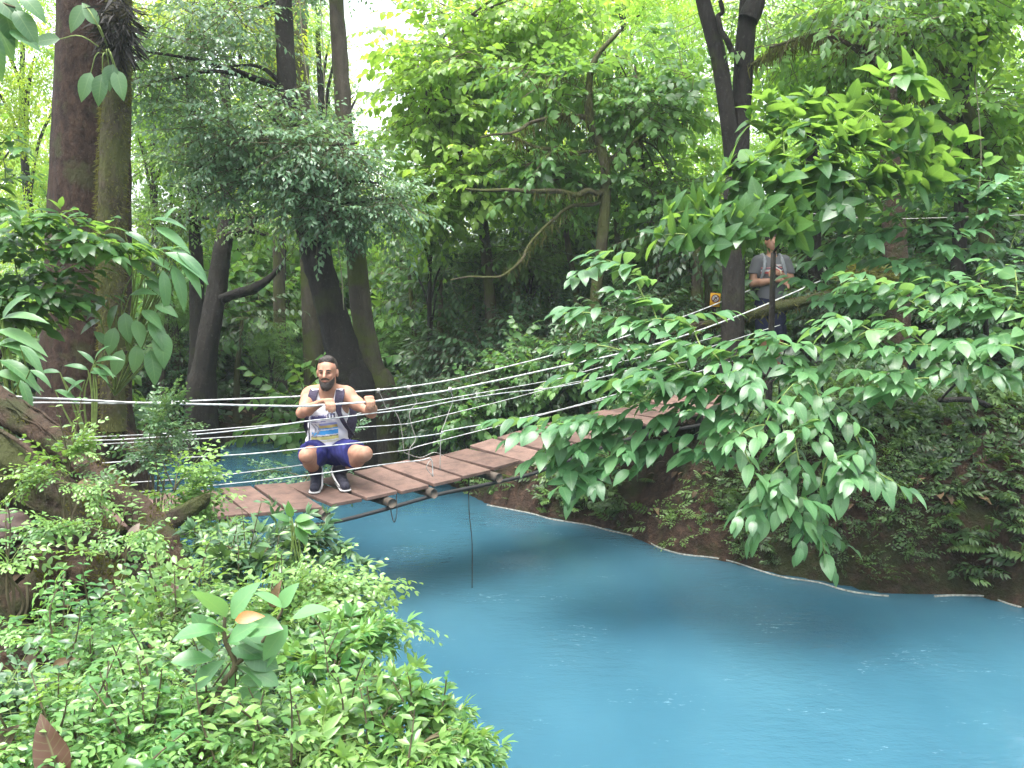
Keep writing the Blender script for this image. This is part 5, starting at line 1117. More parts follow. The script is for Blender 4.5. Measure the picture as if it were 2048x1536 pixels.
for k, (x, y, Y, L, lab) in enumerate([(1990, 1105, 6.2, .34, 'big fern at the right edge on the waterside bank'), (1300, 960, 8.2, .2, 'small fern on the bank below the bridge planks')]):
    c = P(x, y, Y); root = empty('fern', c, lab, 'fern', 'ferns on the bank'); m = MB()
    for a in rng.uniform(0, 6.28, 8):
        d0 = np.array([math.cos(a), math.sin(a), .55]); q = c + d0 * L * np.linspace(0, 1, 10)[:, None] + np.array([0, 0, -.45 * L]) * (np.linspace(0, 1, 10) ** 2)[:, None]
        m.tube(q, [.004, .002], 5, 1, 0, 1); t = np.gradient(q, axis=0); t /= np.linalg.norm(t, axis=1, keepdims=True); sd = np.cross(t, [0, 0, 1.])
        for g_ in (-1, 1): m.leaves(LF_SMN, q[1:], (sd * g_ + t * .5)[1:], np.tile([0, 0, 1.], (9, 1)) + rng.normal(0, .1, (9, 3)), L * .38 * np.sin(np.linspace(.6, 3.0, 9)), np.full(9, rng.uniform(.3, .8)))
    m.build('fronds', [M_FERN, M_TWIGG], root)
# dry leaf, mossy fallen limb, sign
q = P(1822, 660, 5.7); m = MB(); m.leaves(leaf(6, .2, .6, .5, 'ovate', .3), q[None], np.array([[.02, 0, -1.]]), np.array([[.4, -1, 0.]]), np.array([.24]), np.array([.1])); m.leaves(leaf(6, .12, .7, .9, 'lance', .3), (q - [0, 0, .16])[None], np.array([[.2, 0, -1.]]), np.array([[-.4, -1, 0.]]), np.array([.22]), np.array([.0]))
tag(m.build('dead_leaf', leafmat('dead_leaf_dark', (.03, .024, .022), (.06, .048, .042), (.1, .085, .075), .1, .7), None, q), 'dark shrivelled dead leaf dangling among pale leaves at right', 'leaf')
m = MB(); p, r = trunk_px([(1330, 668, 9.4, 6), (1400, 652, 9.3, 8), (1470, 640, 9.2, 9), (1540, 618, 9.0, 11), (1600, 604, 9.0, 11), (1660, 590, 8.9, 8), (1740, 570, 8.8, 6), (1800, 540, 8.8, 5)]); m.tube(p, r, 10, 0, .2, 6)
root = empty('fallen_branch', p[3], 'moss-covered dead branch lying across in front of the standing man', 'branch'); m.build('wood', BK_LOGM, root)
m = MB(); pp = smooth_path(p, 8); i = rng.integers(0, len(pp), 900); qq = pp[i] + rng.normal(0, .03, (900, 3)); m.leaves(leaf(2, .1, .1, .4, 'lance'), qq, rng.normal(0, .5, (900, 3)) + [0, 0, -.3], rng.normal(0, 1, (900, 3)), rng.uniform(.04, .1, 900), rng.uniform(0, .8, 900)); m.build('moss', M_MOSS, root)
m = MB(); c = P(1735, 548, 8.6); pts, hd = ellipsoid_pts(c, np.array([.28, .15, .10]), 700, 2); hd[:, 2] -= .3; m.leaves(leaf(2, .12, .1, .4, 'lance'), pts, hd, rng.normal(0, 1, pts.shape), rng.uniform(.05, .14, 700), rng.uniform(.4, 1, 700)); tag(m.build('moss_clump', M_MOSS, None, c), 'bright yellowish moss cushion beside the mossy brown trunk', 'moss')
# warning sign
SY = 10.2; c = P(1430, 600, SY); k = m_per_px(SY); tilt = math.radians(4)
def sv(x, z, y=0): return c + np.array([x * math.cos(tilt) - z * math.sin(tilt) * -1 * 1.0 * 0 + z * math.sin(tilt), y, z * math.cos(tilt) - x * math.sin(tilt)]) * np.array([k, 1, k])
root = empty('warning_sign', [c[0], c[1], gpt(c[0], c[1])[2]], 'small yellow warning sign with a crossed-out swimmer in a circle', 'sign')
def disc(m, r0, r1, y, n=40, mi=0):
    a = np.linspace(0, 2 * math.pi, n, endpoint=False); V = []
    for t in a:
        for rr, yy in ((r0, y), (r1, y), (r1, y + .004), (r0, y + .004)): V.append(sv(rr * math.cos(t), 3 + rr * math.sin(t), yy))
    Q = [[4 * i + j, 4 * i + (j + 1) % 4, 4 * ((i + 1) % n) + (j + 1) % 4, 4 * ((i + 1) % n) + j] for i in range(n) for j in range(4)]; m.addq(V, Q, .5, None, mi)
def plate(m, x0, x1, z0, z1, y, th, mi=0):
    m.box((sv(x0, z0, y) + sv(x1, z1, y)) / 2, [(sv(x1, z0) - sv(x0, z0)) / 2, [0, th, 0], (sv(x0, z1) - sv(x0, z0)) / 2], mi)
m = MB(); plate(m, -11.5, 11.5, -15, 15, .004, .004); m.build('border', plain('sign_border', (.03, .03, .025), .6, .3, .1, 20, 0), root)
m = MB(); plate(m, -10, 10, -13.5, 13.5, -.004, .003); m.build('panel', plain('sign_yellow', (.72, .38, .02), .55, .3, .12, 20, 0), root)
m = MB(); disc(m, .01, 6.5, -.012); m.build('disc', plain('sign_white', (.75, .75, .72), .55, .3, .05, 20, 0), root)
m = MB(); disc(m, 6.3, 8.1, -.017); p0, p1 = sv(4.6, 7.6, -.018), sv(-4.6, -1.6, -.018); m.box((p0 + p1) / 2, [(p1 - p0) / 2, [0, .002, 0], unit(np.cross(p1 - p0, [0, 1, 0])) * .8 * k]); m.build('prohibition_ring', plain('sign_red', (.16, .03, .025), .55, .3, .1, 20, 0), root)
m = MB(); disc_c = [(-1.5, 6.0), (1.8, 3.2), (3.6, .4)]; m.tube([sv(*q, -.016) for q in disc_c], [1.0 * k, .9 * k, .5 * k], 8, 0, 0, 3); m.tube([sv(1.4, 3.6, -.016), sv(-2, 2.6, -.016), sv(-4, 4, -.016)], [.6 * k, .5 * k, .4 * k], 8, 0, 0, 3); m.tube([sv(-4.5, -.8, -.016), sv(-1.5, .4, -.016), sv(1, -.8, -.016), sv(4, .2, -.016)], [.45 * k], 8, 0, 0, 3); m.tube([sv(-3.2, 6.3, -.016), sv(-2.6, 6.3, -.016)], [1.1 * k, 1.1 * k], 8, 0, 0, 2); m.build('swimmer_symbol', M_BLACK, root)
m = MB(); q = sv(0, 0, .02); m.tube([[q[0], q[1] + .01, gpt(q[0], q[1])[2] - .2], [q[0], q[1] + .01, q[2] + .1]], [.022], 10, 0, 0, 2); m.build('post', BK_DARK, root)

# ferns, mosses and litter that cover the banks
m = MB()
N = 75000; X = rng.uniform(-3, 7.5, N); Yy = rng.uniform(5.0, 14, N); d = river_sd(X, Yy); left = (X < (-.3 - .35 * (Yy - 4)))
ok = (d > .02) & (d < 3.0) & ~left & (path_dist(X, Yy) > .55) & (vnoise(X, Yy, 1.3, 21) + .25 * rng.normal(0, 1, N) > .12 - .3 * np.exp(-d * 2.2) - .35 * (X > 1.8) - .5 * (X > 3.2) + .45 * np.exp(-((X - 1.15) / .55) ** 2 - ((Yy - 7.9) / .5) ** 2)); X, Yy = X[ok], Yy[ok]
G = np.stack([X, Yy, gz(X, Yy)], 1); SPF = [spray(12, .17, .07, 65, .15, True, .15) for _ in range(5)]
a = rng.uniform(0, 6.28, len(G)); D = np.stack([np.cos(a), np.sin(a) - .5, rng.uniform(.1, .9, len(G))], 1)
tt_ = np.clip(vnoise(X, Yy, 2, 30) * .45 + .28 + .3 * np.exp(-((X - 1.6) / .7) ** 2) + rng.normal(0, .2, len(G)), 0, 1); kd = rng.uniform(0, 1, len(G)) + .8 * vnoise(X, Yy, 1.1, 33); D[:, 2] *= rng.uniform(.2, 2.2, len(G)); uj = np.array([0, -.3, 1.]) + rng.normal(0, .5, G.shape)
for msk, sp_k, tm_k, a_, b_ in ((kd < .45, SPF, LF_SMN, .25, 1.2), ((kd >= .45) & (kd < .75), SP_DARK, LF_MID, .12, .42), (kd >= .75, SP_BOX, LF_SM, .5, 1.2)): scatter(m, sp_k, tm_k, G[msk], D[msk], rng.uniform(a_, b_, msk.sum()), tt_[msk], up=uj[msk], twig_r=0)
tag(m.build('ground_cover', [M_FERN, M_TWIG]), 'small ferns and herbs covering the earth bank across the water', 'ground cover', kind='stuff')
m = MB(); N = 9000; X = rng.uniform(-8, 8, N); Yy = rng.uniform(1.5, 16, N); d = river_sd(X, Yy); ok = d > .15; X, Yy = X[ok], Yy[ok]; G = np.stack([X, Yy, gz(X, Yy) + .012], 1)
m.leaves(leaf(3, .24, .3, .8, 'ovate', .15), G, np.stack([rng.normal(0, 1, len(G)), rng.normal(0, 1, len(G)), rng.normal(0, .2, len(G))], 1), np.array([0, 0, 1.]) + rng.normal(0, .35, (len(G), 3)), rng.uniform(.05, .14, len(G)), rng.uniform(0, 1, len(G)))
tag(m.build('leaf_litter', M_DRY), 'dead brown leaves scattered on the forest floor', 'leaf litter', kind='stuff')
m = MB(); N = 60000; X = rng.uniform(-14, 14, N); Yy = rng.uniform(8, 26, N); d = river_sd(X, Yy); ok = (d > .3) & (path_dist(X, Yy) > .8) & (vnoise(X, Yy, .5, 41) + .3 * rng.normal(0, 1, N) > -.25); X, Yy = X[ok][:9000], Yy[ok][:9000]
G = np.stack([X, Yy, gz(X, Yy)], 1); a = rng.uniform(0, 6.28, len(G)); D = np.stack([np.cos(a), np.sin(a) - .3, rng.uniform(.4, 1.6, len(G))], 1)
scatter(m, SP_DARK[:4], LF_MIDW, G, D, rng.uniform(.5, 1.3, len(G)), rng.uniform(0, .7, len(G)), twig_r=0)
tag(m.build('undergrowth', [M_DARK, M_TWIG]), 'dark knee-high undergrowth between the trunks', 'undergrowth', kind='stuff')

# ------------------------------------------------------------------ left bank: climbers and leafy plants round the massive trunk
def lance_plant(name, label, base, tips, mat, tm, bark=M_TWIGG, cat='plant', group=None):
    """tips: (x, y, Y, direction in the picture in degrees, length in px, toward camera)"""
    base = np.asarray(base, float); root = empty(name, base, label, cat, group); ml = MB(); ms = MB()
    for (x, y, Y, a, L, tw) in tips:
        q = P(x, y, Y); a = math.radians(a); d = np.array([math.cos(a), -tw, math.sin(a)])
        nrm = np.array([-math.sin(a) * .3, -.55, 1.]); ml.leaves(tm, q[None], d[None], nrm[None] + rng.normal(0, .2, (1, 3)), np.array([L * m_per_px(Y)]), rng.uniform(.25, .8, 1))
        mid = (base * .35 + q * .65) + np.array([rng.normal(0, .05), 0, -.02]); ms.tube([base, mid, q], [.009, .006, .0035], 5, 0, 0, 4)
    ms.build('stem', bark, root); ml.build('leaves', mat, root); return root
lance_plant('climber', 'long narrow-leaved climber sticking out to the right of the massive trunk', P(255, 700, 6.6),
    [(300, 440, 6.2, 8, 80, .2), (310, 455, 6.2, -18, 90, .3), (330, 440, 6.2, 60, 40, .2), (250, 465, 6.2, -12, 70, .3), (330, 470, 6.2, -20, 60, .3), (285, 515, 6.1, -5, 90, .3), (310, 500, 6.1, 10, 90, .25), (320, 545, 6.1, -10, 60, .3), (270, 540, 6.1, -8, 70, .3), (290, 560, 6.1, -25, 80, .4), (340, 500, 6.1, 30, 40, .2),
     (355, 505, 6.0, -28, 90, .3), (360, 520, 6.0, -42, 90, .35), (345, 530, 6.0, -62, 100, .3), (330, 505, 6.0, -15, 110, .3), (375, 515, 6.0, -35, 60, .3), (325, 540, 6.0, -75, 90, .3)], M_BROAD, LF_LANCE)
lance_plant('climber', 'broad dull-leaved climber on the right foot of the massive trunk', P(230, 790, 6.5),
    [(215, 600, 6.1, -150, 60, .4), (235, 610, 6.1, -120, 55, .4), (250, 625, 6.0, -80, 65, .4), (270, 640, 6.0, -60, 60, .4), (200, 640, 6.1, -160, 50, .3), (230, 655, 6.0, -100, 60, .4), (285, 620, 6.0, -25, 60, .4), (300, 640, 6.0, -50, 70, .3), (310, 610, 6.0, -10, 55, .3), (260, 590, 6.0, 20, 60, .3), (275, 690, 6.0, -90, 60, .3), (300, 700, 6.0, -70, 75, .3), (245, 700, 6.0, -110, 60, .3), (320, 660, 6.0, -75, 80, .3), (215, 690, 6.0, 120, 40, .2)], M_BROAD, LF_BIGW)
lance_plant('sapling', 'young stem with glossy narrow leaves standing before the foot of the massive trunk', P(180, 830, 5.6) + [0, 0, -.3],
    [(190, 720, 5.5, 65, 45, .2), (192, 724, 5.5, 25, 60, .3), (190, 728, 5.5, -8, 55, .3), (188, 728, 5.5, 120, 45, .2), (185, 735, 5.5, -20, 50, .4), (180, 745, 5.5, 10, 55, .3), (176, 740, 5.5, 150, 50, .3), (120, 745, 5.5, 165, 50, .2), (125, 755, 5.5, -15, 50, .2), (110, 780, 5.5, -10, 60, .2), (170, 760, 5.5, -160, 55, .3)], M_BROAD, LF_LANCE)
lance_plant('strap_leaved_plant', 'plant with long arching strap leaves at the left edge above the log', P(15, 830, 5.0) + [0, 0, -.2],
    [(0, 640, 4.8, 20, 110, .3), (-5, 660, 4.8, -5, 120, .3), (10, 680, 4.8, -20, 110, .4), (-10, 690, 4.8, 8, 120, .3), (0, 720, 4.7, -12, 120, .4), (20, 735, 4.7, -35, 90, .4), (-10, 745, 4.7, 0, 110, .3), (5, 640, 4.8, 60, 80, .2), (40, 690, 4.7, -28, 90, .4), (-15, 700, 4.8, 35, 100, .2), (40, 760, 4.6, -50, 80, .4), (20, 780, 4.6, -75, 80, .3), (-10, 770, 4.6, -30, 100, .3), (60, 740, 4.6, -15, 60, .3)], M_BROAD, LF_LANCE)
leafy_shrub('broad_leaved_shrub', 'dark dense shrub crossing in front of the massive trunk at mid height', gpt(-4.4, 6.6), [(x, y, 5.9) for x, y in [(20, 470), (60, 440), (110, 440), (160, 450), (210, 460), (30, 520), (80, 510), (130, 520), (190, 500), (40, 570), (100, 560), (140, 580), (70, 610), (20, 620), (-20, 560), (-10, 480), (240, 490), (130, 470), (60, 650), (10, 590), (115, 610)]], M_MID, .16, P(40, 640, 6.3), .02, None, fill=4, n=(7, 10), tint=.25)
leafy_shrub('broad_leaved_shrub', 'leafy branches with large leaves at the left edge near the top', gpt(-4.6, 5.7), [(x, y, 5.3, .3) for x, y in [(10, 330), (30, 350), (-20, 400), (20, 420), (-10, 270), (30, 260), (-30, 340), (0, 200)]], M_MID, .11, P(-60, 480, 5.5), .02, None, fill=2)
m = MB(); root = empty('overhanging_branch', P(-60, 40, 3.2), 'dark leaves of a near branch poking into the top left corner', 'branch')
for (x, y, a, L) in [(-20, 20, -60, 100), (5, 0, -75, 90), (30, 20, -50, 80), (-10, 70, -90, 90), (20, 60, -20, 70), (40, -10, -35, 70), (-30, -20, -30, 110)]:
    a = math.radians(a); m.leaves(LF_BIGW, P(x, y, 3.2)[None], np.array([[math.cos(a), -.2, math.sin(a)]]), np.array([[0, -.6, .8]]), np.array([L * m_per_px(3.2)]), rng.uniform(.1, .5, 1))
m.build('leaves', M_BROAD, root); m = MB(); m.tube([P(-260, -140, 3.3), P(-90, -30, 3.2), P(30, 15, 3.2)], [.012, .008, .004], 6, 0, 0, 4); m.build('twig', M_TWIG, root)

# fallen logs, roots and stones
def log(name, label, pts, bark, cat, wob=.15, group=None):
    p, r = trunk_px(pts); m = MB(); m.tube(p, r, 24, 0, wob, 10)
    if r.max() > .05:                                   # strips of bark, rootlets and a fringe of moss belong to the log
        pp = smooth_path(p, 12); rr = resample(r, len(pp)); T = np.gradient(pp, axis=0); T /= np.linalg.norm(T, axis=1, keepdims=True)
        for k_ in range(9):
            i0 = int(rng.integers(0, len(pp) * .6)); i1 = min(len(pp) - 1, i0 + int(rng.integers(8, 26))); th = rng.uniform(0, 6.28); q = []
            for i in range(i0, i1, 3):
                A_ = unit(np.cross(T[i], [0, 0, 1.])); B_ = np.cross(A_, T[i]); th += rng.normal(0, .16); q.append(pp[i] + (A_ * math.cos(th) + B_ * math.sin(th)) * rr[i] * 1.03)
            if len(q) > 2: m.tube(np.array(q), [.004, .008, .003], 6, 0, .1, 3)
    o = tag(m.build(name, bark, None, p[0]), label, cat, group)
    if r.max() > .05:
        n_ = 2600; i = rng.integers(0, len(pp) - 1, n_); A_ = np.cross(T[i], [0, 0, 1.]); A_ /= np.linalg.norm(A_, axis=1, keepdims=True); B_ = np.cross(A_, T[i]); th = rng.normal(1.5, .8, n_)
        nr = A_ * np.cos(th)[:, None] + B_ * np.sin(th)[:, None]; q = pp[i] + nr * rr[i][:, None] * .97 + T[i] * rng.uniform(-.02, .02, (n_, 1)); kp = vnoise(q[:, 0] * 7, q[:, 2] * 7, 1, 71) > .05
        m = MB(); m.leaves(leaf(2, .16, .1, .5, 'lance'), q[kp], (nr + rng.normal(0, .5, (n_, 3)))[kp], rng.normal(0, 1, (n_, 3))[kp], rng.uniform(.008, .024, kp.sum()), rng.uniform(0, .7, kp.sum())); m.build('moss', M_MOSS, o)
    return o
log('fallen_log', 'long brown log slanting down from the left edge to the roots', [(-120, 740, 4.4, 30), (0, 812, 4.3, 30), (80, 860, 4.2, 31), (160, 925, 4.1, 30), (230, 985, 4.0, 28), (285, 1035, 3.85, 32), (330, 1095, 3.7, 31), (372, 1165, 3.6, 24)], BK_ROOT, 'log', .22)
log('fallen_log', 'thicker mossy log below the brown one at the left edge', [(-140, 830, 4.1, 46), (-20, 915, 4.0, 48), (80, 980, 3.95, 46), (160, 1040, 3.9, 40), (230, 1090, 3.8, 32)], BK_LOGM, 'log', .22)
log('root', 'short mossy root stub pointing right just under the bridge end', [(300, 1060, 3.9, 20), (350, 1035, 4.0, 20), (400, 1005, 4.15, 16), (415, 995, 4.2, 9)], BK_LOGM, 'root', .22)
log('root', 'smooth brown arching root among the shrubs at lower left', [(40, 1215, 3.3, 34), (110, 1165, 3.35, 44), (170, 1145, 3.35, 40), (225, 1175, 3.3, 30), (275, 1230, 3.2, 20)], BK_ROOT, 'root', .1)
for i, (pts, lab) in enumerate([([(150, 1100, 3.6, 7), (230, 1112, 3.6, 8), (330, 1118, 3.6, 5)], 'thin grey root crossing the dark hollow under the logs'), ([(180, 1135, 3.5, 5), (270, 1120, 3.5, 6), (350, 1135, 3.5, 3)], 'thin lower root crossing the hollow under the logs'), ([(0, 860, 4.0, 4), (60, 900, 3.9, 5), (150, 985, 3.8, 4)], 'slender root hanging between the two logs'), ([(170, 930, 3.95, 8), (190, 1000, 3.9, 9), (230, 1080, 3.8, 5)], 'fibrous root running down from the brown log')]):
    log('root', lab, pts, BK_ROOT, 'root', .1, 'thin roots under the logs')
m = MB(); p = [P(x, y, 2.75) for x, y in ((120, 1373), (250, 1371), (380, 1370))]; m.tube(p, [.006, .007, .005], 8, 0, .1, 4); tag(m.build('stick', plain('pale_stick', (.32, .22, .12), .8, .2), None, p[0]), 'straight pale stick lying in the shrubs at lower left', 'stick')
log('driftwood', 'dark log along the far shore under the cables at left', [(330, 842, 13.6, 12), (430, 836, 14.0, 13), (540, 832, 14.6, 12), (640, 838, 15, 9)], BK_DARK, 'log')
def stone(label, x, y, Y, r, lab_col):
    c = P(x, y, Y); me = bpy.data.meshes.new('stone'); import bmesh; b = bmesh.new(); bmesh.ops.create_icosphere(b, subdivisions=4, radius=1)
    for v in b.verts:
        n = v.co.normalized(); q = np.array(n) * 1.6; nz = vnoise(q[:1] + 3, q[1:2] + q[2] * 1.7, 1.2, 50)[0]
        v.co = Vector((n.x * r[0], n.y * r[1], n.z * r[2])) * (1 + .22 * nz)
    for f_ in b.faces: f_.smooth = True
    b.to_mesh(me); b.free(); me.materials.append(lab_col); o = link('stone', me, None, c); o.rotation_euler = (.1, .15, rng.uniform(0, 6)); tag(o, label, 'stone')
M_STONE = plain('dark_stone', (.05, .05, .06), .55, .5, .4, 18, .6)
stone('dark grey stone showing between shrubs at lower left', 205, 1290, 2.95, (.14, .12, .075), M_STONE)
stone('pinkish stone at the left edge beneath the logs', 12, 1060, 3.5, (.09, .1, .08), plain('reddish_stone', (.055, .036, .031), .7, .3, .4, 14, .6))

# big dead leaves
def dead(x, y, Y, ang, L, label, mat=None, tint=.4, tm=None, tilt=(0, -.8, .5), group='fallen leaves at lower left'):
    a = math.radians(ang); q = P(x, y, Y); m = MB(); m.leaves(tm or leaf(8, .33, .25, .9, 'ovate', .12), q[None], np.array([[math.cos(a), -.15, math.sin(a)]]), np.array([tilt]), np.array([L * m_per_px(Y)]), np.array([tint])); tag(m.build('dead_leaf', mat or M_DRY, None, q), label, 'leaf', group)
dead(128, 1560, 1.9, 108, 150, 'large veined brown dead leaf at the bottom left edge', None, .2, leaf(8, .25, .3, .7, 'ovate', .12), (.25, -1, .1))
dead(-20, 1520, 1.95, 60, 90, 'dark brown dead leaf at the very bottom left corner', None, .2)
dead(105, 1332, 2.45, 25, 55, 'small red-brown dead leaf on the shrubs below the stone', None, .35, leaf(6, .16, .5, .4, 'lance', .1))
dead(266, 1078, 3.5, 75, 36, 'pale curled dead leaf stuck against the brown log', plain('pale_dead', (.20, .16, .13), .7, .3, .25, 30), .9, leaf(6, .36, .5, .9, 'ovate', .1))
dead(545, 1215, 2.5, 75, 60, 'brown curled dead leaf hanging among the sapling leaves', None, .55, leaf(6, .2, .8, .6, 'ovate', .3))
dead(150, 972, 3.85, -10, 60, 'pale brown dead leaf lying under the brown log', None, .8)
dead(325, 1190, 3.0, 40, 50, 'dark wet dead leaf above the stone', None, .1)

# ------------------------------------------------------------------ small-leaved shrubs of the near bank
def dome_shrub(label, x, y, Y, rx, ry, n, sprays, tm, mat, tint=(.35, .75), scale=1.0, extra=(), depth=.35, group='small-leaved shrubs on the near bank'):
    c = P(x, y, Y); k = m_per_px(Y); g = gpt(c[0], c[1]); R = np.array([rx * k, depth, ry * k]); base = np.array([c[0], c[1], min(g[2], c[2] - R[2] * .5)])
    root = empty('shrub', base, label, 'shrub', group); m = MB(); ms = MB()
    NS = int(np.clip(n / 22, 4, 20))
    cs, _ = ellipsoid_pts(c, R * .75, NS, 1.4)
    def stem(e, r=.006):
        f_ = base + (e - base) * .5 * np.array([.6, .6, 1]) + rng.normal(0, .03, 3); ms.tube([base + rng.normal(0, .03, 3) * [1, 1, 0], f_, e], [r * 1.4, r, r * .4], 5, 0, 0, 4)
    for q in cs:
        t0 = rng.uniform(max(0, tint[0] - .3), min(1, tint[1] + .1)); pts, hd = ellipsoid_pts(q, R * rng.uniform(.13, .28) * np.array([1, 1, .7]), max(2, int(n / NS * .13 * (1.6 if sprays is SP_WHORL else 1) * rng.uniform(.4, 1.6))), 2.2)
        hd = hd * [1, 1, .5] + [0, -.25, .28]; up_ = np.array([0, -.25, 1.]) + rng.normal(0, .3, pts.shape)
        scatter(m, sprays, tm, pts, hd, scale * 1.12 * rng.uniform(.7, 1.3, len(pts)), np.clip(t0 + rng.normal(0, .15, len(pts)), 0, 1), up=up_, twig_r=.0016); stem(q)
    for _k in range(max(3, NS // 2)):
        q0 = cs[int(rng.integers(0, len(cs)))]; h_ = rng.uniform(.07, .22) * (1.3 if Y > 3 else 1); q1 = q0 + [rng.normal(0, .05), rng.normal(0, .05), h_ + R[2] * .3]; pth = bez(q0, (q0 + q1) / 2 + rng.normal(0, .02, 3), q1, 7); ms.tube(pth, [.004, .0016], 5, 0, 0, 1)
        tq = np.repeat(pth[2:], 2, 0); az = np.repeat(np.arange(5) * 1.57 + rng.uniform(0, 6), 2) + np.tile([0, math.pi], 5); dd_ = np.stack([np.cos(az), np.sin(az), np.full(10, .35)], 1)
        m.leaves((LF_SMN, LF_SM)[_k % 2], tq, dd_, np.array([0, -.2, 1.]) + rng.normal(0, .2, (10, 3)), rng.uniform(.035, .062, 10) * (1.15 - np.repeat(np.arange(5), 2) * .1), np.clip(rng.uniform(.3, 1.0) + rng.normal(0, .1, 10), 0, 1), 0)
    for (ex, ey, eY) in extra:
        e = P(ex, ey, eY); s_ = cs[np.argmin(np.linalg.norm(cs - e, axis=1))]; path = bez(s_, (s_ + e) / 2 + [0, 0, .06], e, 8); ms.tube(path, [.005, .002], 5, 0, 0, 1)
        T = np.gradient(path, axis=0); pts = np.repeat(path[2:], 2, 0); hd = np.repeat(T[2:] / np.linalg.norm(T[2:], axis=1, keepdims=True), 2, 0) + rng.normal(0, .5, (len(pts), 3)); hd[-2:] = T[-1:] * 20
        scatter(m, sprays, tm, pts, hd, scale * rng.uniform(.7, 1.15, len(pts)), np.clip(rng.normal(.6, .15, len(pts)), 0, 1), twig_r=.0016)
    ms.build('stem', M_TWIG, root); m.build('leaves', [mat, M_TWIGG], root); return root
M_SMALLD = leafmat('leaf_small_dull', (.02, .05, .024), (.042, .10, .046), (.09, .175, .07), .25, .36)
D_ = dome_shrub
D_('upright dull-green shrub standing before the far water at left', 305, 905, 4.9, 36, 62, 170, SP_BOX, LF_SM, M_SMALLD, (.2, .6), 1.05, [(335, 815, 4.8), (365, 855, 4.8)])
D_('leafy shrub covering the left end of the bridge planks', 345, 1000, 4.3, 42, 34, 130, SP_BOX, LF_SM, M_SMALL, (.4, .8), 1.2, [(385, 945, 4.3), (395, 1005, 4.3)])
D_('pale shrub right of the mossy root stub', 400, 1080, 4.1, 45, 24, 90, SP_BOX, LF_SM, M_SMALL, (.5, .9), 1.1, [(470, 1060, 4.2)])
D_('thin shrub in front of the two logs', 120, 970, 3.6, 60, 50, 30, SP_BOX, LF_SM, M_SMALL, (.45, .85), .8, [(60, 960, 3.6), (190, 1000, 3.5), (150, 900, 3.6)])
D_('small shrub over the smooth arching root', 200, 1095, 3.35, 70, 30, 40, SP_BOX, LF_SM, M_SMALL, (.4, .8), .75, [(90, 1060, 3.3), (300, 1075, 3.4)])
D_('small shrub at the left edge beside the pinkish stone', 5, 1125, 3.1, 40, 28, 44, SP_BOX, LF_SM, M_SMALL, (.5, .9), .95)
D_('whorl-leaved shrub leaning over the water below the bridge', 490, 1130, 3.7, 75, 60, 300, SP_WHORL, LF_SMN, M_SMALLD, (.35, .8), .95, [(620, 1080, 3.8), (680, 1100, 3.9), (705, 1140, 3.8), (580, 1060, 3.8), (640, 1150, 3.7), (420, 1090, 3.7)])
D_('low yellowish shrub beneath the brown log end', 395, 1175, 3.3, 75, 35, 170, SP_BOX, LF_SM, M_SMALL, (.6, 1.0), .95)
D_('dense shrub on the water side behind the big-leaved sapling', 550, 1235, 3.1, 95, 60, 400, SP_BOX, LF_SM, M_SMALL, (.45, .85), 1.15, [(720, 1245, 3.1), (700, 1180, 3.2), (775, 1250, 3.1), (690, 1310, 3.0), (640, 1160, 3.2), (680, 1215, 3.1)])
D_('pale whorl-leaved shrub at the water edge', 625, 1325, 2.8, 80, 60, 260, SP_WHORL, LF_SMN, M_SMALL, (.5, .9), .75, [(730, 1290, 2.8), (745, 1260, 2.8), (690, 1280, 2.8)])
D_('long shrub row across the left edge under the roots', 120, 1260, 2.85, 150, 30, 260, SP_BOX, LF_SM, M_SMALL, (.4, .8), .95)
D_('bushy shrub below the arching root', 330, 1225, 2.9, 65, 26, 120, SP_BOX, LF_SM, M_SMALL, (.35, .75), .95)
D_('wide small-leaved shrub left of the sapling', 190, 1375, 2.45, 200, 42, 520, SP_BOX, LF_SM, M_SMALL, (.4, .8), .92)
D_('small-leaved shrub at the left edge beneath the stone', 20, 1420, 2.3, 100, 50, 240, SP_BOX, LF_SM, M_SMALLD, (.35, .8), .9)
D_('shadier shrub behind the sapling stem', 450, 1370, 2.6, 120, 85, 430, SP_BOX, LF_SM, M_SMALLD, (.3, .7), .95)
D_('bottom shrub left of centre with tiny leaves', 290, 1480, 2.1, 190, 75, 560, SP_BOX, LF_SM, M_SMALL, (.4, .85), .8)
D_('tiny-leaved shrub in the bottom left corner', 60, 1500, 2.0, 110, 60, 260, SP_BOX, LF_SM, M_SMALL, (.4, .8), .8)
D_('tiny-leaved shrub along the bottom edge under the sapling', 520, 1500, 2.15, 130, 70, 430, SP_BOX, LF_SM, M_SMALL, (.45, .85), .8)
D_('pale feathery shrub at the bottom beside the water', 700, 1470, 2.35, 130, 80, 420, SP_WHORL, LF_SMN, M_SMALL, (.55, 1.), .62, [(820, 1390, 2.4), (870, 1410, 2.4), (905, 1440, 2.4), (930, 1480, 2.35), (880, 1520, 2.3), (800, 1360, 2.5), (760, 1350, 2.5)])
D_('narrow-leaved shrub at the bottom edge reaching over the blue water', 830, 1500, 2.3, 80, 40, 200, SP_WHORL, LF_SMN, M_SMALL, (.55, 1.), .62, [(950, 1475, 2.3), (940, 1500, 2.25), (900, 1535, 2.2)])
D_('spindly green shrub growing over the water behind the crouching man', 610, 955, 7.3, 30, 18, 24, SP_BOX, LF_SM, M_SMALLD, (.3, .8), 1.2, [(525, 945, 7.3), (705, 860, 7.2), (700, 950, 7.2)], group=None)

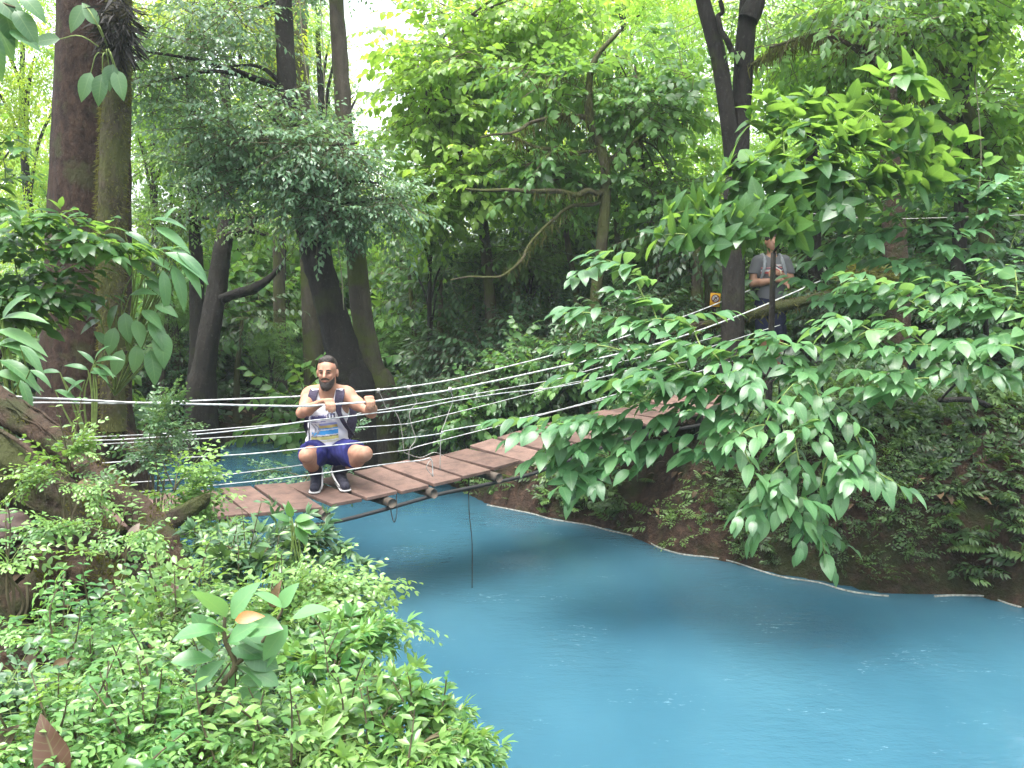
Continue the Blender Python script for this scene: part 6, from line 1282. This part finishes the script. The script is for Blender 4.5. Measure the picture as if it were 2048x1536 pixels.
# sapling with big glossy leaves, and an orange leaf
def sapling_big():
    Y = 2.25; base = gpt(*P(400, 1500, 2.2)[:2]); top = P(450, 1225, Y)
    root = empty('sapling', base, 'sapling with big glossy leaves and one orange leaf in the lower left foreground', 'sapling'); ms = MB(); ml = MB()
    ms.tube([base - [0, 0, .1], P(405, 1500, 2.2), P(440, 1380, 2.22), P(470, 1330, 2.25), P(450, 1280, Y), top], [.011, .010, .009, .008, .006, .004], 8, 0, .06, 5)
    for (x, y, a, L, tw, t) in [(452, 1235, 118, 105, .3, .75), (462, 1235, 60, 105, .3, .7), (455, 1270, 100, 75, .6, .6), (450, 1262, 165, 100, .4, .55), (470, 1258, 20, 110, .4, .6), (455, 1285, 45, 80, .3, .6), (440, 1300, 112, 95, .35, .25), (425, 1305, 95, 100, .3, .35), (460, 1298, 10, 80, .5, .35), (475, 1290, -20, 100, .4, .3), (470, 1265, -5, 90, .4, .5),
        (450, 1320, -150, 85, .5, .5), (425, 1320, 160, 80, .4, .55), (470, 1330, -5, 85, .5, .4), (460, 1330, -70, 60, .5, .65), (500, 1340, -12, 70, .4, .5), (475, 1375, -20, 70, .3, .55), (430, 1385, 195, 80, .35, .7), (455, 1385, -55, 75, .4, .75), (480, 1360, 15, 60, .4, .5), (445, 1290, 205, 60, .5, .4),
        (560, 1215, 60, 70, .3, .9), (565, 1215, 130, 70, .3, .8), (575, 1250, -130, 90, .3, .7), (585, 1235, 30, 90, .3, .8), (560, 1290, -140, 80, .3, .7)]:
        a = math.radians(a); q = P(x, y, Y - .02 + rng.uniform(-.05, .05)); ml.leaves(LF_OB if t < .7 else LF_BIG, q[None], np.array([[math.cos(a), -tw, math.sin(a)]]), np.array([[0, -.5, 1.]]) + rng.normal(0, .38, (1, 3)), np.array([L * m_per_px(Y)]), np.array([min(1, t + .15)]))
    ms.tube([P(470, 1330, 2.25), P(520, 1290, 2.25), P(560, 1230, 2.25), P(565, 1210, 2.25)], [.006, .005, .004, .003], 6, 0, 0, 4); ms.tube([P(450, 1280, Y), P(475, 1255, Y), P(480, 1235, 2.3)], [.004, .003, .002], 5, 0, 0, 3)
    ms.build('stem', M_TWIG, root); ml.build('leaves', M_BROAD, root)
    m = MB(); q = P(470, 1240, 2.12); m.leaves(leaf(7, .24, .2, .6, 'ovate', .05), q[None], np.array([[.95, -.1, .28]]), np.array([[-.2, -.8, .7]]), np.array([62 * m_per_px(2.12)]), np.array([.35])); o = m.build('leaf', M_ORANGE, root); o['label'] = 'orange ageing leaf'
sapling_big()
lance_plant('seedling', 'seedling with five pale yellow-green leaves rising in front of the bridge deck', gpt(*P(590, 1150, 3.7)[:2]),
    [(583, 1035, 3.6, 100, 36, .3), (580, 1042, 3.6, 145, 40, .3), (590, 1040, 3.6, 20, 42, .3), (592, 1045, 3.6, -3, 52, .3), (585, 1048, 3.6, 170, 26, .3), (592, 1052, 3.6, -48, 48, .4), (596, 1046, 3.6, -20, 40, .5)], M_YOUNG, LF_BIG)
lance_plant('seedling', 'single light green upright leaf at the bottom edge', P(235, 1590, 1.9), [(225, 1560, 1.9, 70, 70, .2), (215, 1570, 1.9, 50, 80, .3)], M_YOUNG, LF_BIGW)
for ob in COL.objects:
    if ob.name.startswith('seedling'): 
        for ch in ob.children: pass
